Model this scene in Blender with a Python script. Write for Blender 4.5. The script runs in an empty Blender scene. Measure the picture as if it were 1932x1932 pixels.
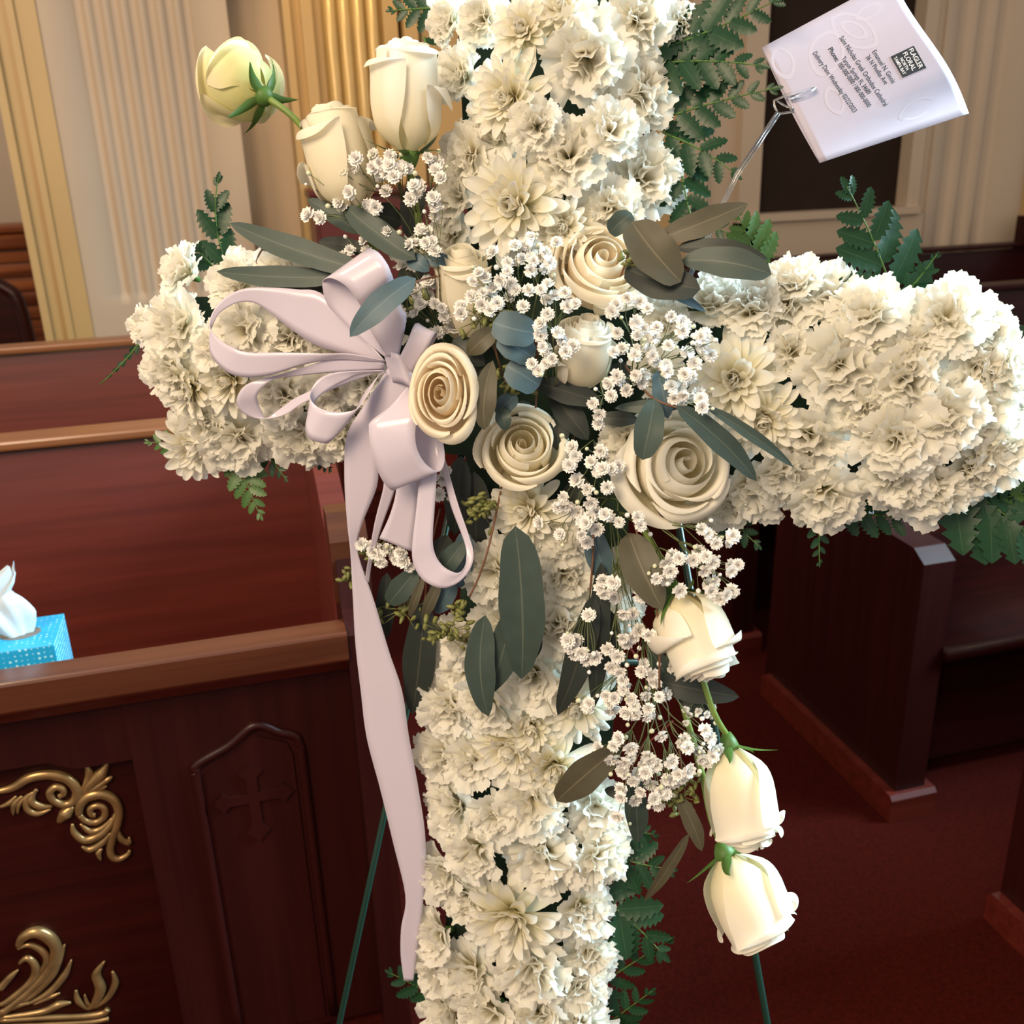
import bpy, math, random
import numpy as np
from mathutils import Matrix, Vector
from math import sin, cos, pi, radians, sqrt, atan2

SC = bpy.context.scene
COL = SC.collection
random.seed(7); rng = np.random.RandomState(11)

# ------------------------------------------------------------------ camera
F = 1860.0; CX = CY = 966.0; EYE = 1.55
PITCH, YAW, ROLL = radians(20.6), radians(15.0), radians(-1.8)
FWD = np.array([sin(YAW)*cos(PITCH), cos(YAW)*cos(PITCH), -sin(PITCH)])
_r0 = np.cross(FWD, [0, 0, 1]); _r0 /= np.linalg.norm(_r0); _u0 = np.cross(_r0, FWD)
RT = cos(ROLL)*_r0 + sin(ROLL)*_u0
UP = cos(ROLL)*_u0 - sin(ROLL)*_r0
CAM = np.array([0, 0, EYE])
cd = bpy.data.cameras.new('camera'); cam = bpy.data.objects.new('camera', cd); COL.objects.link(cam)
m3 = Matrix((tuple(RT), tuple(UP), tuple(-FWD))).transposed()
cam.matrix_world = Matrix.Translation(CAM) @ m3.to_4x4()
cd.sensor_width = 36; cd.sensor_fit = 'HORIZONTAL'; cd.lens = 36*F/1932
cd.clip_start = .05; cd.clip_end = 60
cd.dof.use_dof = True; cd.dof.focus_distance = 0.98; cd.dof.aperture_fstop = 8.5
SC.camera = cam

# ------------------------------------------------------------------ world, lamps, exposure
w = bpy.data.worlds.new('world'); SC.world = w; w.use_nodes = True
w.node_tree.nodes['Background'].inputs[0].default_value = (.96, .88, .82, 1)
w.node_tree.nodes['Background'].inputs[1].default_value = .33
def lamp(name, kind, loc, target, energy, color, size=1, size_y=None, spot=None):
    d = bpy.data.lights.new(name, kind); o = bpy.data.objects.new(name, d); COL.objects.link(o)
    o.location = loc; d.energy = energy; d.color = color
    if kind == 'AREA':
        d.size = size
        if size_y: d.shape = 'RECTANGLE'; d.size_y = size_y
    else: d.shadow_soft_size = size
    if spot: d.spot_size = radians(spot); d.spot_blend = .8
    v = Vector(target)-Vector(loc); o.rotation_euler = v.to_track_quat('-Z', 'Y').to_euler()
    return o
lamp('ceiling_lamp', 'AREA', (-1.5, -.8, 3.1), (.1, 1.1, 1.0), 56, (1, .77, .52), 1.2)
wl = lamp('window_light', 'AREA', (3.1, .75, 2.6), (.3, 1.0, 1.2), 66, (.60, .86, 1), 1.2, 1.7); wl.data.spread = radians(95)
lamp('nave_lamp', 'AREA', (-1.5, 2.2, 3.4), (-.6, 3.2, .8), 22, (1, .74, .48), .6)
lamp('wall_lamp', 'SPOT', (.3, 3.3, 3.1), (.56, 4.6, 1.75), 30, (1, .66, .28), .06, spot=40)
SC.view_settings.view_transform = 'Standard'; SC.view_settings.look = 'None'
SC.view_settings.exposure = 0.85; SC.view_settings.gamma = 1; SC.view_settings.use_curve_mapping = False

# ------------------------------------------------------------------ pixel geometry helpers
def ray(px, py): return FWD + RT*((px-CX)/F) - UP*((py-CY)/F)
def onY(px, py, y): d = ray(px, py); return CAM + d*(y/d[1])
def dcross(px, py): return 1.03/(1 + .22*(px-966)/F - .25*(py-966)/F)
def at(px, py, off=0.0): return CAM + ray(px, py)*(dcross(px, py)-off)
def pxm(px, py, off=0.0): return (dcross(px, py)-off)/F           # metres per pixel there
def V(dx, dy, dz):
    v = RT*dx - UP*dy - FWD*dz; return v/np.linalg.norm(v)
def nrm(v): v = np.asarray(v, float); return v/(np.linalg.norm(v)+1e-12)
_p0 = at(966, 966); NRM = nrm(np.cross(at(966, 1200)-_p0, at(1200, 966)-_p0))
if NRM @ FWD > 0: NRM = -NRM
def frame(z, hint=None, roll=0.0):
    z = nrm(z); h = np.array(hint if hint is not None else UP, float)
    x = np.cross(h, z)
    if np.linalg.norm(x) < 1e-4: x = np.cross(RT, z)
    x = nrm(x); y = np.cross(z, x)
    c, s = cos(roll), sin(roll); x, y = c*x+s*y, c*y-s*x
    return x, y, z
def mat4(x, y, z, loc, sx=1, sy=None, sz=None):
    sy = sx if sy is None else sy; sz = sx if sz is None else sz
    return Matrix(((x[0]*sx, y[0]*sy, z[0]*sz, loc[0]), (x[1]*sx, y[1]*sy, z[1]*sz, loc[1]),
                   (x[2]*sx, y[2]*sy, z[2]*sz, loc[2]), (0, 0, 0, 1)))

# ------------------------------------------------------------------ materials
def nodes(name):
    m = bpy.data.materials.new(name); m.use_nodes = True
    nt = m.node_tree; return m, nt, nt.nodes['Principled BSDF'], nt.nodes['Material Output']
def setp(b, **k):
    for a, v in k.items():
        i = b.inputs[a.replace('_', ' ')]
        i.default_value = (*v, 1) if isinstance(v, tuple) and len(v) == 3 else v
def plain(name, c, r=.5, noise=0.0, scale=20, **k):
    m, nt, b, o = nodes(name); setp(b, Base_Color=c, Roughness=r, **k)
    if noise:
        n = nt.nodes.new('ShaderNodeTexNoise'); n.inputs['Scale'].default_value = scale; n.inputs['Detail'].default_value = 5
        tc = nt.nodes.new('ShaderNodeTexCoord'); nt.links.new(tc.outputs['Object'], n.inputs['Vector'])
        cr = nt.nodes.new('ShaderNodeValToRGB')
        cr.color_ramp.elements[0].position = .3; cr.color_ramp.elements[1].position = .7
        cr.color_ramp.elements[0].color = (*[x*(1-noise) for x in c], 1); cr.color_ramp.elements[1].color = (*[min(1, x*(1+noise)) for x in c], 1)
        nt.links.new(n.outputs['Fac'], cr.inputs['Fac']); nt.links.new(cr.outputs['Color'], b.inputs['Base Color'])
    return m
def petal_mat(name, base, tip, trans=.25, rough=.55, veins=True, mid=.45):
    m, nt, b, o = nodes(name)
    uv = nt.nodes.new('ShaderNodeTexCoord'); sp = nt.nodes.new('ShaderNodeSeparateXYZ'); nt.links.new(uv.outputs['UV'], sp.inputs[0])
    cr = nt.nodes.new('ShaderNodeValToRGB'); cr.color_ramp.elements[0].color = (*base, 1); cr.color_ramp.elements[1].color = (*tip, 1)
    cr.color_ramp.elements[0].position = .08; cr.color_ramp.elements[1].position = mid+.25
    nt.links.new(sp.outputs['Y'], cr.inputs['Fac'])
    nt.links.new(cr.outputs['Color'], b.inputs['Base Color']); setp(b, Roughness=rough); b.inputs['Specular IOR Level'].default_value = .25
    t = nt.nodes.new('ShaderNodeBsdfTranslucent'); nt.links.new(cr.outputs['Color'], t.inputs['Color'])
    mx = nt.nodes.new('ShaderNodeMixShader'); mx.inputs[0].default_value = trans
    nt.links.new(b.outputs[0], mx.inputs[1]); nt.links.new(t.outputs[0], mx.inputs[2]); nt.links.new(mx.outputs[0], o.inputs['Surface'])
    if not veins: return m
    # fine veins
    wv = nt.nodes.new('ShaderNodeTexWave'); wv.inputs['Scale'].default_value = 6; wv.inputs['Distortion'].default_value = 1.5
    nt.links.new(uv.outputs['UV'], wv.inputs['Vector'])
    bp = nt.nodes.new('ShaderNodeBump'); bp.inputs['Strength'].default_value = .12; bp.inputs['Distance'].default_value = .001
    nt.links.new(wv.outputs['Fac'], bp.inputs['Height']); nt.links.new(bp.outputs[0], b.inputs['Normal'])
    return m
def leaf_mat(name, c, rib, rough=.5, spec=.4):
    m, nt, b, o = nodes(name)
    uv = nt.nodes.new('ShaderNodeTexCoord'); sp = nt.nodes.new('ShaderNodeSeparateXYZ'); nt.links.new(uv.outputs['UV'], sp.inputs[0])
    s = nt.nodes.new('ShaderNodeMath'); s.operation = 'SUBTRACT'; s.inputs[1].default_value = .5; nt.links.new(sp.outputs['X'], s.inputs[0])
    a = nt.nodes.new('ShaderNodeMath'); a.operation = 'ABSOLUTE'; nt.links.new(s.outputs[0], a.inputs[0])
    n = nt.nodes.new('ShaderNodeTexNoise'); n.inputs['Scale'].default_value = 55; n.inputs['Detail'].default_value = 6
    tc = nt.nodes.new('ShaderNodeTexCoord'); nt.links.new(tc.outputs['Object'], n.inputs['Vector'])
    cr2 = nt.nodes.new('ShaderNodeValToRGB'); cr2.color_ramp.elements[0].color = (*[x*.75 for x in c], 1); cr2.color_ramp.elements[1].color = (*[x*1.25 for x in c], 1)
    nt.links.new(n.outputs['Fac'], cr2.inputs['Fac'])
    lt = nt.nodes.new('ShaderNodeMapRange'); lt.inputs[1].default_value = .008; lt.inputs[2].default_value = .03; lt.inputs[3].default_value = 1; lt.inputs[4].default_value = 0
    nt.links.new(a.outputs[0], lt.inputs[0])
    mx = nt.nodes.new('ShaderNodeMix'); mx.data_type = 'RGBA'; mx.inputs[7].default_value = (*rib, 1)
    nt.links.new(lt.outputs[0], mx.inputs[0]); nt.links.new(cr2.outputs['Color'], mx.inputs[6])
    nt.links.new(mx.outputs[2], b.inputs['Base Color']); setp(b, Roughness=rough); b.inputs['Specular IOR Level'].default_value = spec
    return m
def wood_mat(name, dark, light, axis='X', rough=.3, coat=.35, sc=1.0):
    m, nt, b, o = nodes(name)
    tc = nt.nodes.new('ShaderNodeTexCoord'); mp = nt.nodes.new('ShaderNodeMapping')
    mp.inputs['Scale'].default_value = {'X': (1.2*sc, 30*sc, 30*sc), 'Z': (30*sc, 30*sc, 1.2*sc), 'Y': (30*sc, 1.2*sc, 30*sc)}[axis]
    nt.links.new(tc.outputs['Object'], mp.inputs[0])
    n = nt.nodes.new('ShaderNodeTexNoise'); n.inputs['Scale'].default_value = 1.3; n.inputs['Detail'].default_value = 7; n.inputs['Distortion'].default_value = .5
    nt.links.new(mp.outputs[0], n.inputs['Vector'])
    cr = nt.nodes.new('ShaderNodeValToRGB'); cr.color_ramp.elements[0].color = (*dark, 1); cr.color_ramp.elements[1].color = (*light, 1)
    cr.color_ramp.elements[0].position = .3; cr.color_ramp.elements[1].position = .72
    nt.links.new(n.outputs['Fac'], cr.inputs['Fac']); nt.links.new(cr.outputs['Color'], b.inputs['Base Color'])
    setp(b, Roughness=rough, Coat_Weight=coat, Coat_Roughness=.15)
    b.inputs['Specular IOR Level'].default_value = .5 if coat > .18 else .22
    bp = nt.nodes.new('ShaderNodeBump'); bp.inputs['Strength'].default_value = .06; bp.inputs['Distance'].default_value = .002
    nt.links.new(n.outputs['Fac'], bp.inputs['Height']); nt.links.new(bp.outputs[0], b.inputs['Normal'])
    return m
M = {}
M['carn'] = petal_mat('carnation_petal', (.88, .80, .52), (.94, .92, .84), .45)
M['mum'] = petal_mat('chrysanthemum_petal', (.86, .80, .54), (.94, .92, .84), .42, .5)
M['rose'] = petal_mat('cream_rose_petal', (.95, .86, .60), (.95, .90, .75), .3, .45, veins=False, mid=.4)
M['rose_peach'] = petal_mat('peach_rose_petal', (.95, .79, .56), (.95, .87, .70), .3, .45, veins=False, mid=.5)
M['rose_green'] = petal_mat('greenish_rose_petal', (.66, .64, .24), (.92, .85, .58), .3, .45, veins=False, mid=.45)
M['rose_white'] = petal_mat('white_rose_petal', (.93, .84, .55), (.95, .91, .80), .3, .45, veins=False, mid=.3)
M['gyp'] = plain('gypsophila_white', (.90, .88, .84), .6)
M['gypstem'] = plain('gypsophila_stem', (.13, .16, .06), .6)
M['gypbud'] = plain('gypsophila_bud', (.70, .72, .50), .6)
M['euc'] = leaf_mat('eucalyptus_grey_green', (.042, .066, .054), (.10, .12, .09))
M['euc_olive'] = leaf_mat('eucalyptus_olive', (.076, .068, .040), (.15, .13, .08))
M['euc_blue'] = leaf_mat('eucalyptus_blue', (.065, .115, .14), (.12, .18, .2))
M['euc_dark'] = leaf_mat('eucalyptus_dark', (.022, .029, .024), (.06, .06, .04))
M['twig'] = plain('eucalyptus_twig', (.16, .07, .035), .6)
M['redtwig'] = plain('red_twig', (.22, .02, .015), .5)
M['seed'] = plain('eucalyptus_seed', (.17, .18, .05), .5, .3, 200)
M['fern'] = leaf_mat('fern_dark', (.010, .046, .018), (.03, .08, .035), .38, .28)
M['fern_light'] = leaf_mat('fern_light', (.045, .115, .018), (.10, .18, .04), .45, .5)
M['sepal'] = leaf_mat('rose_sepal', (.07, .15, .025), (.11, .2, .05), .5)
M['stem'] = plain('rose_stem', (.17, .25, .05), .45, .2, 40)
M['foam'] = plain('floral_foam', (.01, .028, .014), .9, .3, 60)
M['satin'] = plain('lavender_white_satin', (.60, .545, .645), .24, **{'Anisotropic': .5})
M['card'] = plain('card_paper', (.455, .425, .53), .6, .03, 30)
M['cardmark'] = plain('card_watermark', (.485, .455, .555), .6)
M['ink'] = plain('black_ink', (.012, .01, .015), .6)
M['inkwhite'] = plain('white_print', (.85, .84, .86), .6)
m, nt, b, o = nodes('clear_plastic'); setp(b, Base_Color=(.95, .97, 1), Roughness=.05, Transmission_Weight=.95, IOR=1.45); M['clear'] = m
M['easel'] = plain('green_enamel', (.008, .035, .025), .35)
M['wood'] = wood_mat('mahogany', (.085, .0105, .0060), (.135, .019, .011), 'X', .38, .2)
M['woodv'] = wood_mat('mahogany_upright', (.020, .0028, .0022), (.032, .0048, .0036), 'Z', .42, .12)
M['wooddk'] = wood_mat('mahogany_dark_shade', (.017, .0014, .0008), (.032, .0028, .0014), 'X', .45, .08)  # darker mahogany; the weaker light on the right pews is in its colour
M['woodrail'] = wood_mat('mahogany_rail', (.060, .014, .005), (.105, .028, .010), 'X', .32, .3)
M['woodcap_lit'] = wood_mat('mahogany_cap_highlight', (.15, .045, .014), (.24, .085, .028), 'X', .35, .25)  # lighter tan: highlight along the pew tops painted into the wood colour
M['woodbrown'] = wood_mat('oak_brown', (.12, .028, .01), (.36, .11, .035), 'X', .4, .2, .5)
M['gilt'] = plain('gilt', (.36, .22, .09), .30, .25, 35, Metallic=.65)
M['cream'] = plain('cream_paint', (.50, .385, .275), .55, .04, 2)
M['cream2'] = plain('ochre_paint', (.50, .33, .14), .45, .04, 3)
M['carpet'] = plain('red_carpet', (.046, .0042, .0024), 1.0, .28, 130, **{'Specular_IOR_Level': .08})
M['darkpanel'] = plain('dark_brown_panel', (.028, .017, .012), .8, .15, 4, **{'Specular_IOR_Level': .1})
m, nt, b, o = nodes('tissue_box_print')
tc = nt.nodes.new('ShaderNodeTexCoord'); vo = nt.nodes.new('ShaderNodeTexVoronoi'); vo.feature = 'F1'; vo.inputs['Randomness'].default_value = .12; vo.inputs['Scale'].default_value = 120
nt.links.new(tc.outputs['Object'], vo.inputs['Vector'])
cr = nt.nodes.new('ShaderNodeValToRGB'); cr.color_ramp.elements[0].color = (.5, .85, .9, 1); cr.color_ramp.elements[1].color = (.012, .33, .58, 1)
cr.color_ramp.elements[0].position = .30; cr.color_ramp.elements[1].position = .42
nt.links.new(vo.outputs['Distance'], cr.inputs['Fac']); nt.links.new(cr.outputs['Color'], b.inputs['Base Color']); setp(b, Roughness=.5); M['tbox'] = m
M['tissue'] = plain('tissue_paper', (.55, .66, .74), .7)
M['slot'] = plain('box_slot', (.16, .14, .12), .7)

# ------------------------------------------------------------------ object helpers
def mesh(name, vs, fs, m=None, uv=None, smooth=True):
    me = bpy.data.meshes.new(name)
    me.from_pydata([tuple(map(float, v)) for v in vs], [], fs)
    if smooth: me.shade_smooth()
    if uv is not None:
        ul = me.uv_layers.new(name='UVMap')
        li = np.empty(len(me.loops), dtype=np.int32); me.loops.foreach_get('vertex_index', li)
        ul.data.foreach_set('uv', np.asarray(uv, dtype=np.float32)[li].ravel())
    if m: me.materials.append(m)
    me.update(); return me
def tag(o, label=None, cat=None, group=None, kind=None):
    if label: o['label'] = label
    if cat: o['category'] = cat
    if group: o['group'] = group
    if kind: o['kind'] = kind
    return o
def thing(name, loc, label, cat, group=None, mat=None):
    o = bpy.data.objects.new(name, None); COL.objects.link(o); o.empty_display_size = .02
    if mat is not None: o.matrix_world = mat
    else: o.location = loc
    return tag(o, label, cat, group)
def link(name, me, parent=None, basis=None):
    o = bpy.data.objects.new(name, me); COL.objects.link(o)
    if parent is not None: o.parent = parent
    if basis is not None: o.matrix_basis = basis
    return o
def obj(name, g, m, parent=None, smooth=True):
    """world-space geometry as one object; g=(verts, faces[, uv])"""
    vs = np.asarray(g[0], float)
    if parent is not None:
        wl = Vector((0, 0, 0)); p = parent
        while p is not None: wl = wl + p.location; p = p.parent
        vs = vs - np.array(wl); base = None
    else:
        base = vs.mean(0); vs = vs-base
    me = mesh(name, vs, g[1], m, g[2] if len(g) > 2 else None, smooth)
    o = link(name, me, parent)
    if base is not None: o.location = base
    return o
def grid(fn, ns, nt_):
    vs, uv, fs = [], [], []
    for i in range(ns+1):
        for j in range(nt_+1):
            s, t = i/ns, 2*j/nt_-1
            vs.append(fn(s, t)); uv.append((j/nt_, s))
    for i in range(ns):
        for j in range(nt_):
            a = i*(nt_+1)+j; fs.append((a, a+1, a+nt_+2, a+nt_+1))
    return vs, fs, uv
def join(*gs):
    vs, fs, uv, n = [], [], [], 0
    for g in gs:
        vs += [tuple(v) for v in g[0]]; fs += [tuple(i+n for i in f) for f in g[1]]
        uv += list(g[2]) if len(g) > 2 else [(0, 0)]*len(g[0]); n = len(vs)
    return vs, fs, uv
def box(x0, x1, y0, y1, z0, z1, b=0.0):
    if b <= 0:
        v = [(x, y, z) for x in (x0, x1) for y in (y0, y1) for z in (z0, z1)]
        return v, [(0, 1, 3, 2), (4, 6, 7, 5), (0, 4, 5, 1), (2, 3, 7, 6), (0, 2, 6, 4), (1, 5, 7, 3)]
    # bevelled along the long axis handled by prism
    return prismX([(y0+b, z0), (y1-b, z0), (y1-b*.3, z0+b*.3), (y1, z0+b), (y1, z1-b), (y1-b*.3, z1-b*.3), (y1-b, z1), (y0+b, z1), (y0+b*.3, z1-b*.3), (y0, z1-b), (y0, z0+b), (y0+b*.3, z0+b*.3)], x0, x1)
def prismX(prof, x0, x1):
    n = len(prof); v = [(x0, y, z) for y, z in prof]+[(x1, y, z) for y, z in prof]
    f = [(i, (i+1) % n, n+(i+1) % n, n+i) for i in range(n)]+[tuple(range(n))[::-1], tuple(range(n, 2*n))]
    return v, f
def prismY(prof, y0, y1):
    n = len(prof); v = [(x, y0, z) for x, z in prof]+[(x, y1, z) for x, z in prof]
    f = [(i, (i+1) % n, n+(i+1) % n, n+i) for i in range(n)]+[tuple(range(n))[::-1], tuple(range(n, 2*n))]
    return v, f
def cat(P, n):
    """Catmull-Rom through the rows of P, n samples"""
    P = np.asarray(P, float); k = len(P)
    if k == 2: return np.array([P[0]+(P[1]-P[0])*i/(n-1) for i in range(n)])
    out = []
    for i in range(n):
        u = i/(n-1)*(k-1); a = min(int(u), k-2); f = u-a
        p0, p1, p2, p3 = P[max(a-1, 0)], P[a], P[a+1], P[min(a+2, k-1)]
        out.append(.5*((2*p1)+(-p0+p2)*f+(2*p0-5*p1+4*p2-p3)*f*f+(-p0+3*p1-3*p2+p3)*f**3))
    return np.array(out)
def tube(P, r, n=6, flat=None):
    """round tube along the rows of P; r scalar or per-row; flat=(axis, factor) squashes along an axis"""
    P = np.asarray(P, float); k = len(P); rr = np.full(k, r) if np.isscalar(r) else np.asarray(r)
    vs, fs = [], []; nx = None
    for i in range(k):
        t = nrm(P[min(i+1, k-1)]-P[max(i-1, 0)])
        if nx is None:
            nx = np.cross(t, [0, 0, 1.]);
            if np.linalg.norm(nx) < .1: nx = np.cross(t, [1., 0, 0])
        nx = nrm(nx - t*(nx@t)); ny = np.cross(t, nx)
        for j in range(n):
            a = 2*pi*j/n; d = (nx*cos(a)+ny*sin(a))*rr[i]
            if flat is not None: d = d - flat[0]*(d@flat[0])*(1-flat[1])
            vs.append(P[i]+d)
    for i in range(k-1):
        for j in range(n): fs.append((i*n+j, i*n+(j+1) % n, (i+1)*n+(j+1) % n, (i+1)*n+j))
    fs += [tuple(range(n))[::-1], tuple(range((k-1)*n, k*n))]
    return vs, fs
def rotxyz(g, Mx):
    return [tuple(Mx @ Vector(v)) for v in g[0]], g[1]

# ================================================================== SETTING
tag(obj('floor', box(-4, 7, -1.5, 6.5, -.05, 0), M['carpet'], smooth=False), 'dark red carpet on the church floor', None, None, 'structure')
WY = 4.5
tag(obj('wall_back', box(.04, 7, WY+.20, WY+.5, 0, 3.3), M['cream'], smooth=False), 'cream painted back wall of the church', None, None, 'structure')
tag(obj('wall_far', box(-4, .2, 6.2, 6.4, 0, 3.3), M['cream'], smooth=False), 'cream wall beyond the left pilaster', None, None, 'structure')
def fluted(x0, x1, flutes, half, depth, zend, yf, yb, ztop=3.2):
    xs = set([x0, x1])
    for c in flutes:
        for k in range(-4, 5): xs.add(c+half*k/4)
    xs = sorted(xs); zs = [0, zend-.03, zend, zend+.012, zend+.03, ztop]
    dp = [0, 0, 0, .6, 1, 1]
    vs = []
    for i, z in enumerate(zs):
        for x in xs:
            d = 0
            for c in flutes:
                u = (x-c)/half
                if abs(u) < 1: d = depth*sqrt(1-u*u)
            vs.append((x, yf+d*dp[i], z))
    n = len(xs); fs = [(i*n+j, i*n+j+1, (i+1)*n+j+1, (i+1)*n+j) for i in range(len(zs)-1) for j in range(n-1)]
    b = box(x0, x1, yf+depth+.005, yb, 0, ztop)
    sd = [(x0, yf, 0), (x0, yb, 0), (x0, yb, ztop), (x0, yf, ztop), (x1, yf, 0), (x1, yb, 0), (x1, yb, ztop), (x1, yf, ztop)]
    return join((vs, fs), b, (sd, [(0, 1, 2, 3), (4, 7, 6, 5)]))
fl = [-.452+.0665*i for i in range(7)]
tag(obj('trim_1', fluted(-.60, .10, fl, .022, .020, .975, WY, WY+.40), M['cream']), 'cream pilaster with seven flutes left of the cross', None, None, 'structure')
tag(obj('trim_2', join(box(-.785, -.755, WY-.04, WY+.3, 0, 3.2), box(-.755, -.70, WY-.01, WY+.3, 0, 3.2), box(-.70, -.675, WY-.03, WY+.3, 0, 3.2), box(-.675, -.60, WY-.012, WY+.3, 0, 3.2)), M['cream2'], smooth=False), 'stepped ochre edge moulding of the fluted pilaster', None, None, 'structure')
tag(obj('trim_3', join(box(.315, .345, WY-.02, WY+.40, 0, 3.2), box(.345, .385, WY+.01, WY+.40, 0, 3.2), box(.385, .43, WY-.035, WY+.40, 0, 3.2), box(.43, .47, WY+.02, WY+.40, 0, 3.2)), M['cream2'], smooth=False), 'ochre edge moulding behind the upper roses', None, None, 'structure')
M['goldpaint'] = plain('glossy_gold_paint', (.56, .39, .16), .28, .1, 4, Metallic=.15)
tag(obj('trim_4', join(*[tube([(.505+.058*i, WY+.02, 0), (.505+.058*i, WY+.02, 3.2)], .026, 12) for i in range(4)], box(.47, .72, WY+.03, WY+.40, 0, 3.2)), M['goldpaint']), 'glossy gold ribbed column behind the white rose', None, None, 'structure')
tag(obj('trim_5', join(box(.72, .78, WY, WY+.40, 0, 3.2), box(.80, .86, WY-.03, WY+.40, 0, 3.2), box(.88, 2.1, WY+.03, WY+.40, 0, 3.2)), M['cream2'], smooth=False), 'ochre wall moulding behind the upper post', None, None, 'structure')
tag(obj('trim_6', join(box(2.1, 2.2, WY-.03, WY+.40, 0, 3.2), box(2.2, 2.36, WY, WY+.40, 0, 3.2), box(2.36, 2.47, WY-.05, WY+.40, 0, 3.2)), M['cream'], smooth=False), 'cream door frame moulding left of the dark panel', None, None, 'structure')
tag(obj('trim_7', join(box(2.36, 3.40, WY-.05, WY+.40, 0, 1.15), box(2.40, 3.36, WY-.075, WY+.40, 1.15, 1.185), box(3.29, 3.36, WY-.05, WY+.40, 1.185, 3.2), box(3.36, 3.42, WY-.02, WY+.40, 0, 3.2)), M['cream'], smooth=False), 'cream sill and dado under the dark panel', None, None, 'structure')
tag(obj('window_1', box(2.45, 3.31, WY+.04, WY+.11, 1.16, 3.2), M['darkpanel'], smooth=False), 'dark brown panel in the cream frame behind the card', None, None, 'structure')
tag(obj('trim_8', fluted(3.42, 4.0, [3.53, 3.64, 3.75], .04, .028, .3, WY-.03, WY+.40), M['cream']), 'fluted cream pilaster at the right edge', None, None, 'structure')
tag(obj('trim_9', join(box(4.0, 4.08, WY-.06, WY+.40, 0, 3.2), box(4.08, 4.6, WY, WY+.40, 0, 3.2)), M['cream2'], smooth=False), 'ochre wall moulding at far right', None, None, 'structure')

# ================================================================== PEWS
def pew(label, xa, xb, yb, zt=1.0, ends=(), front=None, mat='wood', seat=True, arm=None, yfrontend=None, group=None):
    """seat back leaning, top cap at y=yb, seat towards -y"""
    t = thing('church_pew', ((xa+xb)/2, yb, 0), label, 'pew', group)
    obj('seat_back', prismX([(yb-.09, .40), (yb-.06, .40), (yb+.025, zt-.03), (yb-.005, zt-.03)], xa, xb), M[mat], t, False)
    obj('top_rail', box(xa, xb, yb-.03, yb+.055, zt-.022, zt, .006), M['woodcap_lit' if mat == 'wood' else mat], t, False)
    if seat:
        obj('seat', box(xa, xb, yb-.52, yb-.06, .41, .45, .015), M[mat], t)
        obj('seat_riser', box(xa, xb, yb-.40, yb-.37, .06, .41), M['wooddk'], t, False)
    for x0, x1, y0, prof in ends:
        pr = prof or [(y0, 0), (yb+.05, 0), (yb+.07, zt+.01), (yb-.02, zt+.03), (yb-.12, zt-.01), (yb-.2, .80), (yb-.26, .70), (y0+.04, .68), (y0, .65)]
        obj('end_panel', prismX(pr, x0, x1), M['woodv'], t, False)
        obj('base_moulding', prismX([(y0-.02, 0), (yb+.1, 0), (yb+.1, .06), (yb+.09, .07), (y0-.01, .07), (y0-.02, .06)], x0-.022, x1+.022), M['wood'], t, False)
    return t
pA = pew('reddish pew seat back directly behind the carved front panel, left of cross', -3.2, .10, 2.2, 1.0)
obj('end_panel', prismX([(1.615, 0), (2.28, 0), (2.28, 1.01), (2.05, 1.01), (1.8, .97), (1.67, .92), (1.615, .86)], .10, .145), M['wood'], pA, False)
obj('base_moulding', box(.085, .165, 1.61, 2.3, 0, .07), M['wood'], pA, False)
# carved front (modesty) panel with book rail: its own piece of furniture
fp = thing('pew_front_panel', (-1.0, 1.45, 0), 'dark carved pew front with book rail and gilt scrolls, nearest on the left', 'pew front')
YF = 1.432
obj('rail', box(-3.2, .10, 1.378, 1.432, .80, .85, .005), M['woodrail'], fp, False)
obj('rail_moulding', prismX([(1.40, .80), (1.432, .80), (1.432, .765), (1.42, .765), (1.405, .785)], -3.2, .10), M['wood'], fp, False)
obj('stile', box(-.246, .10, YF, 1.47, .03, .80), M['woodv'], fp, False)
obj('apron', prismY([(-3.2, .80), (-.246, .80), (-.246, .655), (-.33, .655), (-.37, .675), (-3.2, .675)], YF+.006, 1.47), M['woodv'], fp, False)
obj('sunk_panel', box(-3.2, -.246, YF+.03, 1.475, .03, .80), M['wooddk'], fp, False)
obj('book_ledge', box(-3.2, .10, 1.475, 1.60, .715, .739), M['wood'], fp, False)
obj('end_post', join(prismX([(1.385, 0), (1.47, 0), (1.55, .6), (1.56, .96), (1.545, .995), (1.50, .995), (1.475, .96), (1.44, .86), (1.385, .84)], .10, .148)), M['woodv'], fp, False)
obj('post_cap', prismX([(1.468, .86), (1.49, .86), (1.562, .955), (1.55, 1.0), (1.50, 1.004), (1.466, .965)], .094, .154), M['woodrail'], fp, False)
arch = [(-.157, .05), (-.157, .56), (-.157, .615), (-.15, .632), (-.10, .655), (-.056, .684), (-.02, .664), (.0, .655), (.01, .636), (.012, .56), (.012, .05)]
obj('arch_moulding', tube(cat([(x, YF-.001, z) for x, z in arch], 60), .008, 8), M['woodv'], fp)
af = obj('arched_field', prismY([(-.142, .05), (-.142, .61), (-.09, .64), (-.056, .664), (-.01, .643), (-.003, .62), (-.003, .05)], YF-.004, YF+.01), M['woodv'], fp, False)
cx, cz = -.073, .553
co, wd = [], .0085
for (dx, dz), L in (((1, 0), .064), ((0, 1), .064), ((-1, 0), .064), ((0, -1), .088)):
    for a, b_ in ((wd, -wd), (L*.6, -wd), (L*.76, -wd*2.2), (L*.84, -wd*1.2), (L, 0), (L*.84, wd*1.2), (L*.76, wd*2.2), (L*.6, wd)):
        co.append((cx+dx*a-dz*b_, cz+dz*a+dx*b_))
obj('carved_cross', prismY(co, YF-.010, YF-.002), M['woodv'], af, False)
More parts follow.
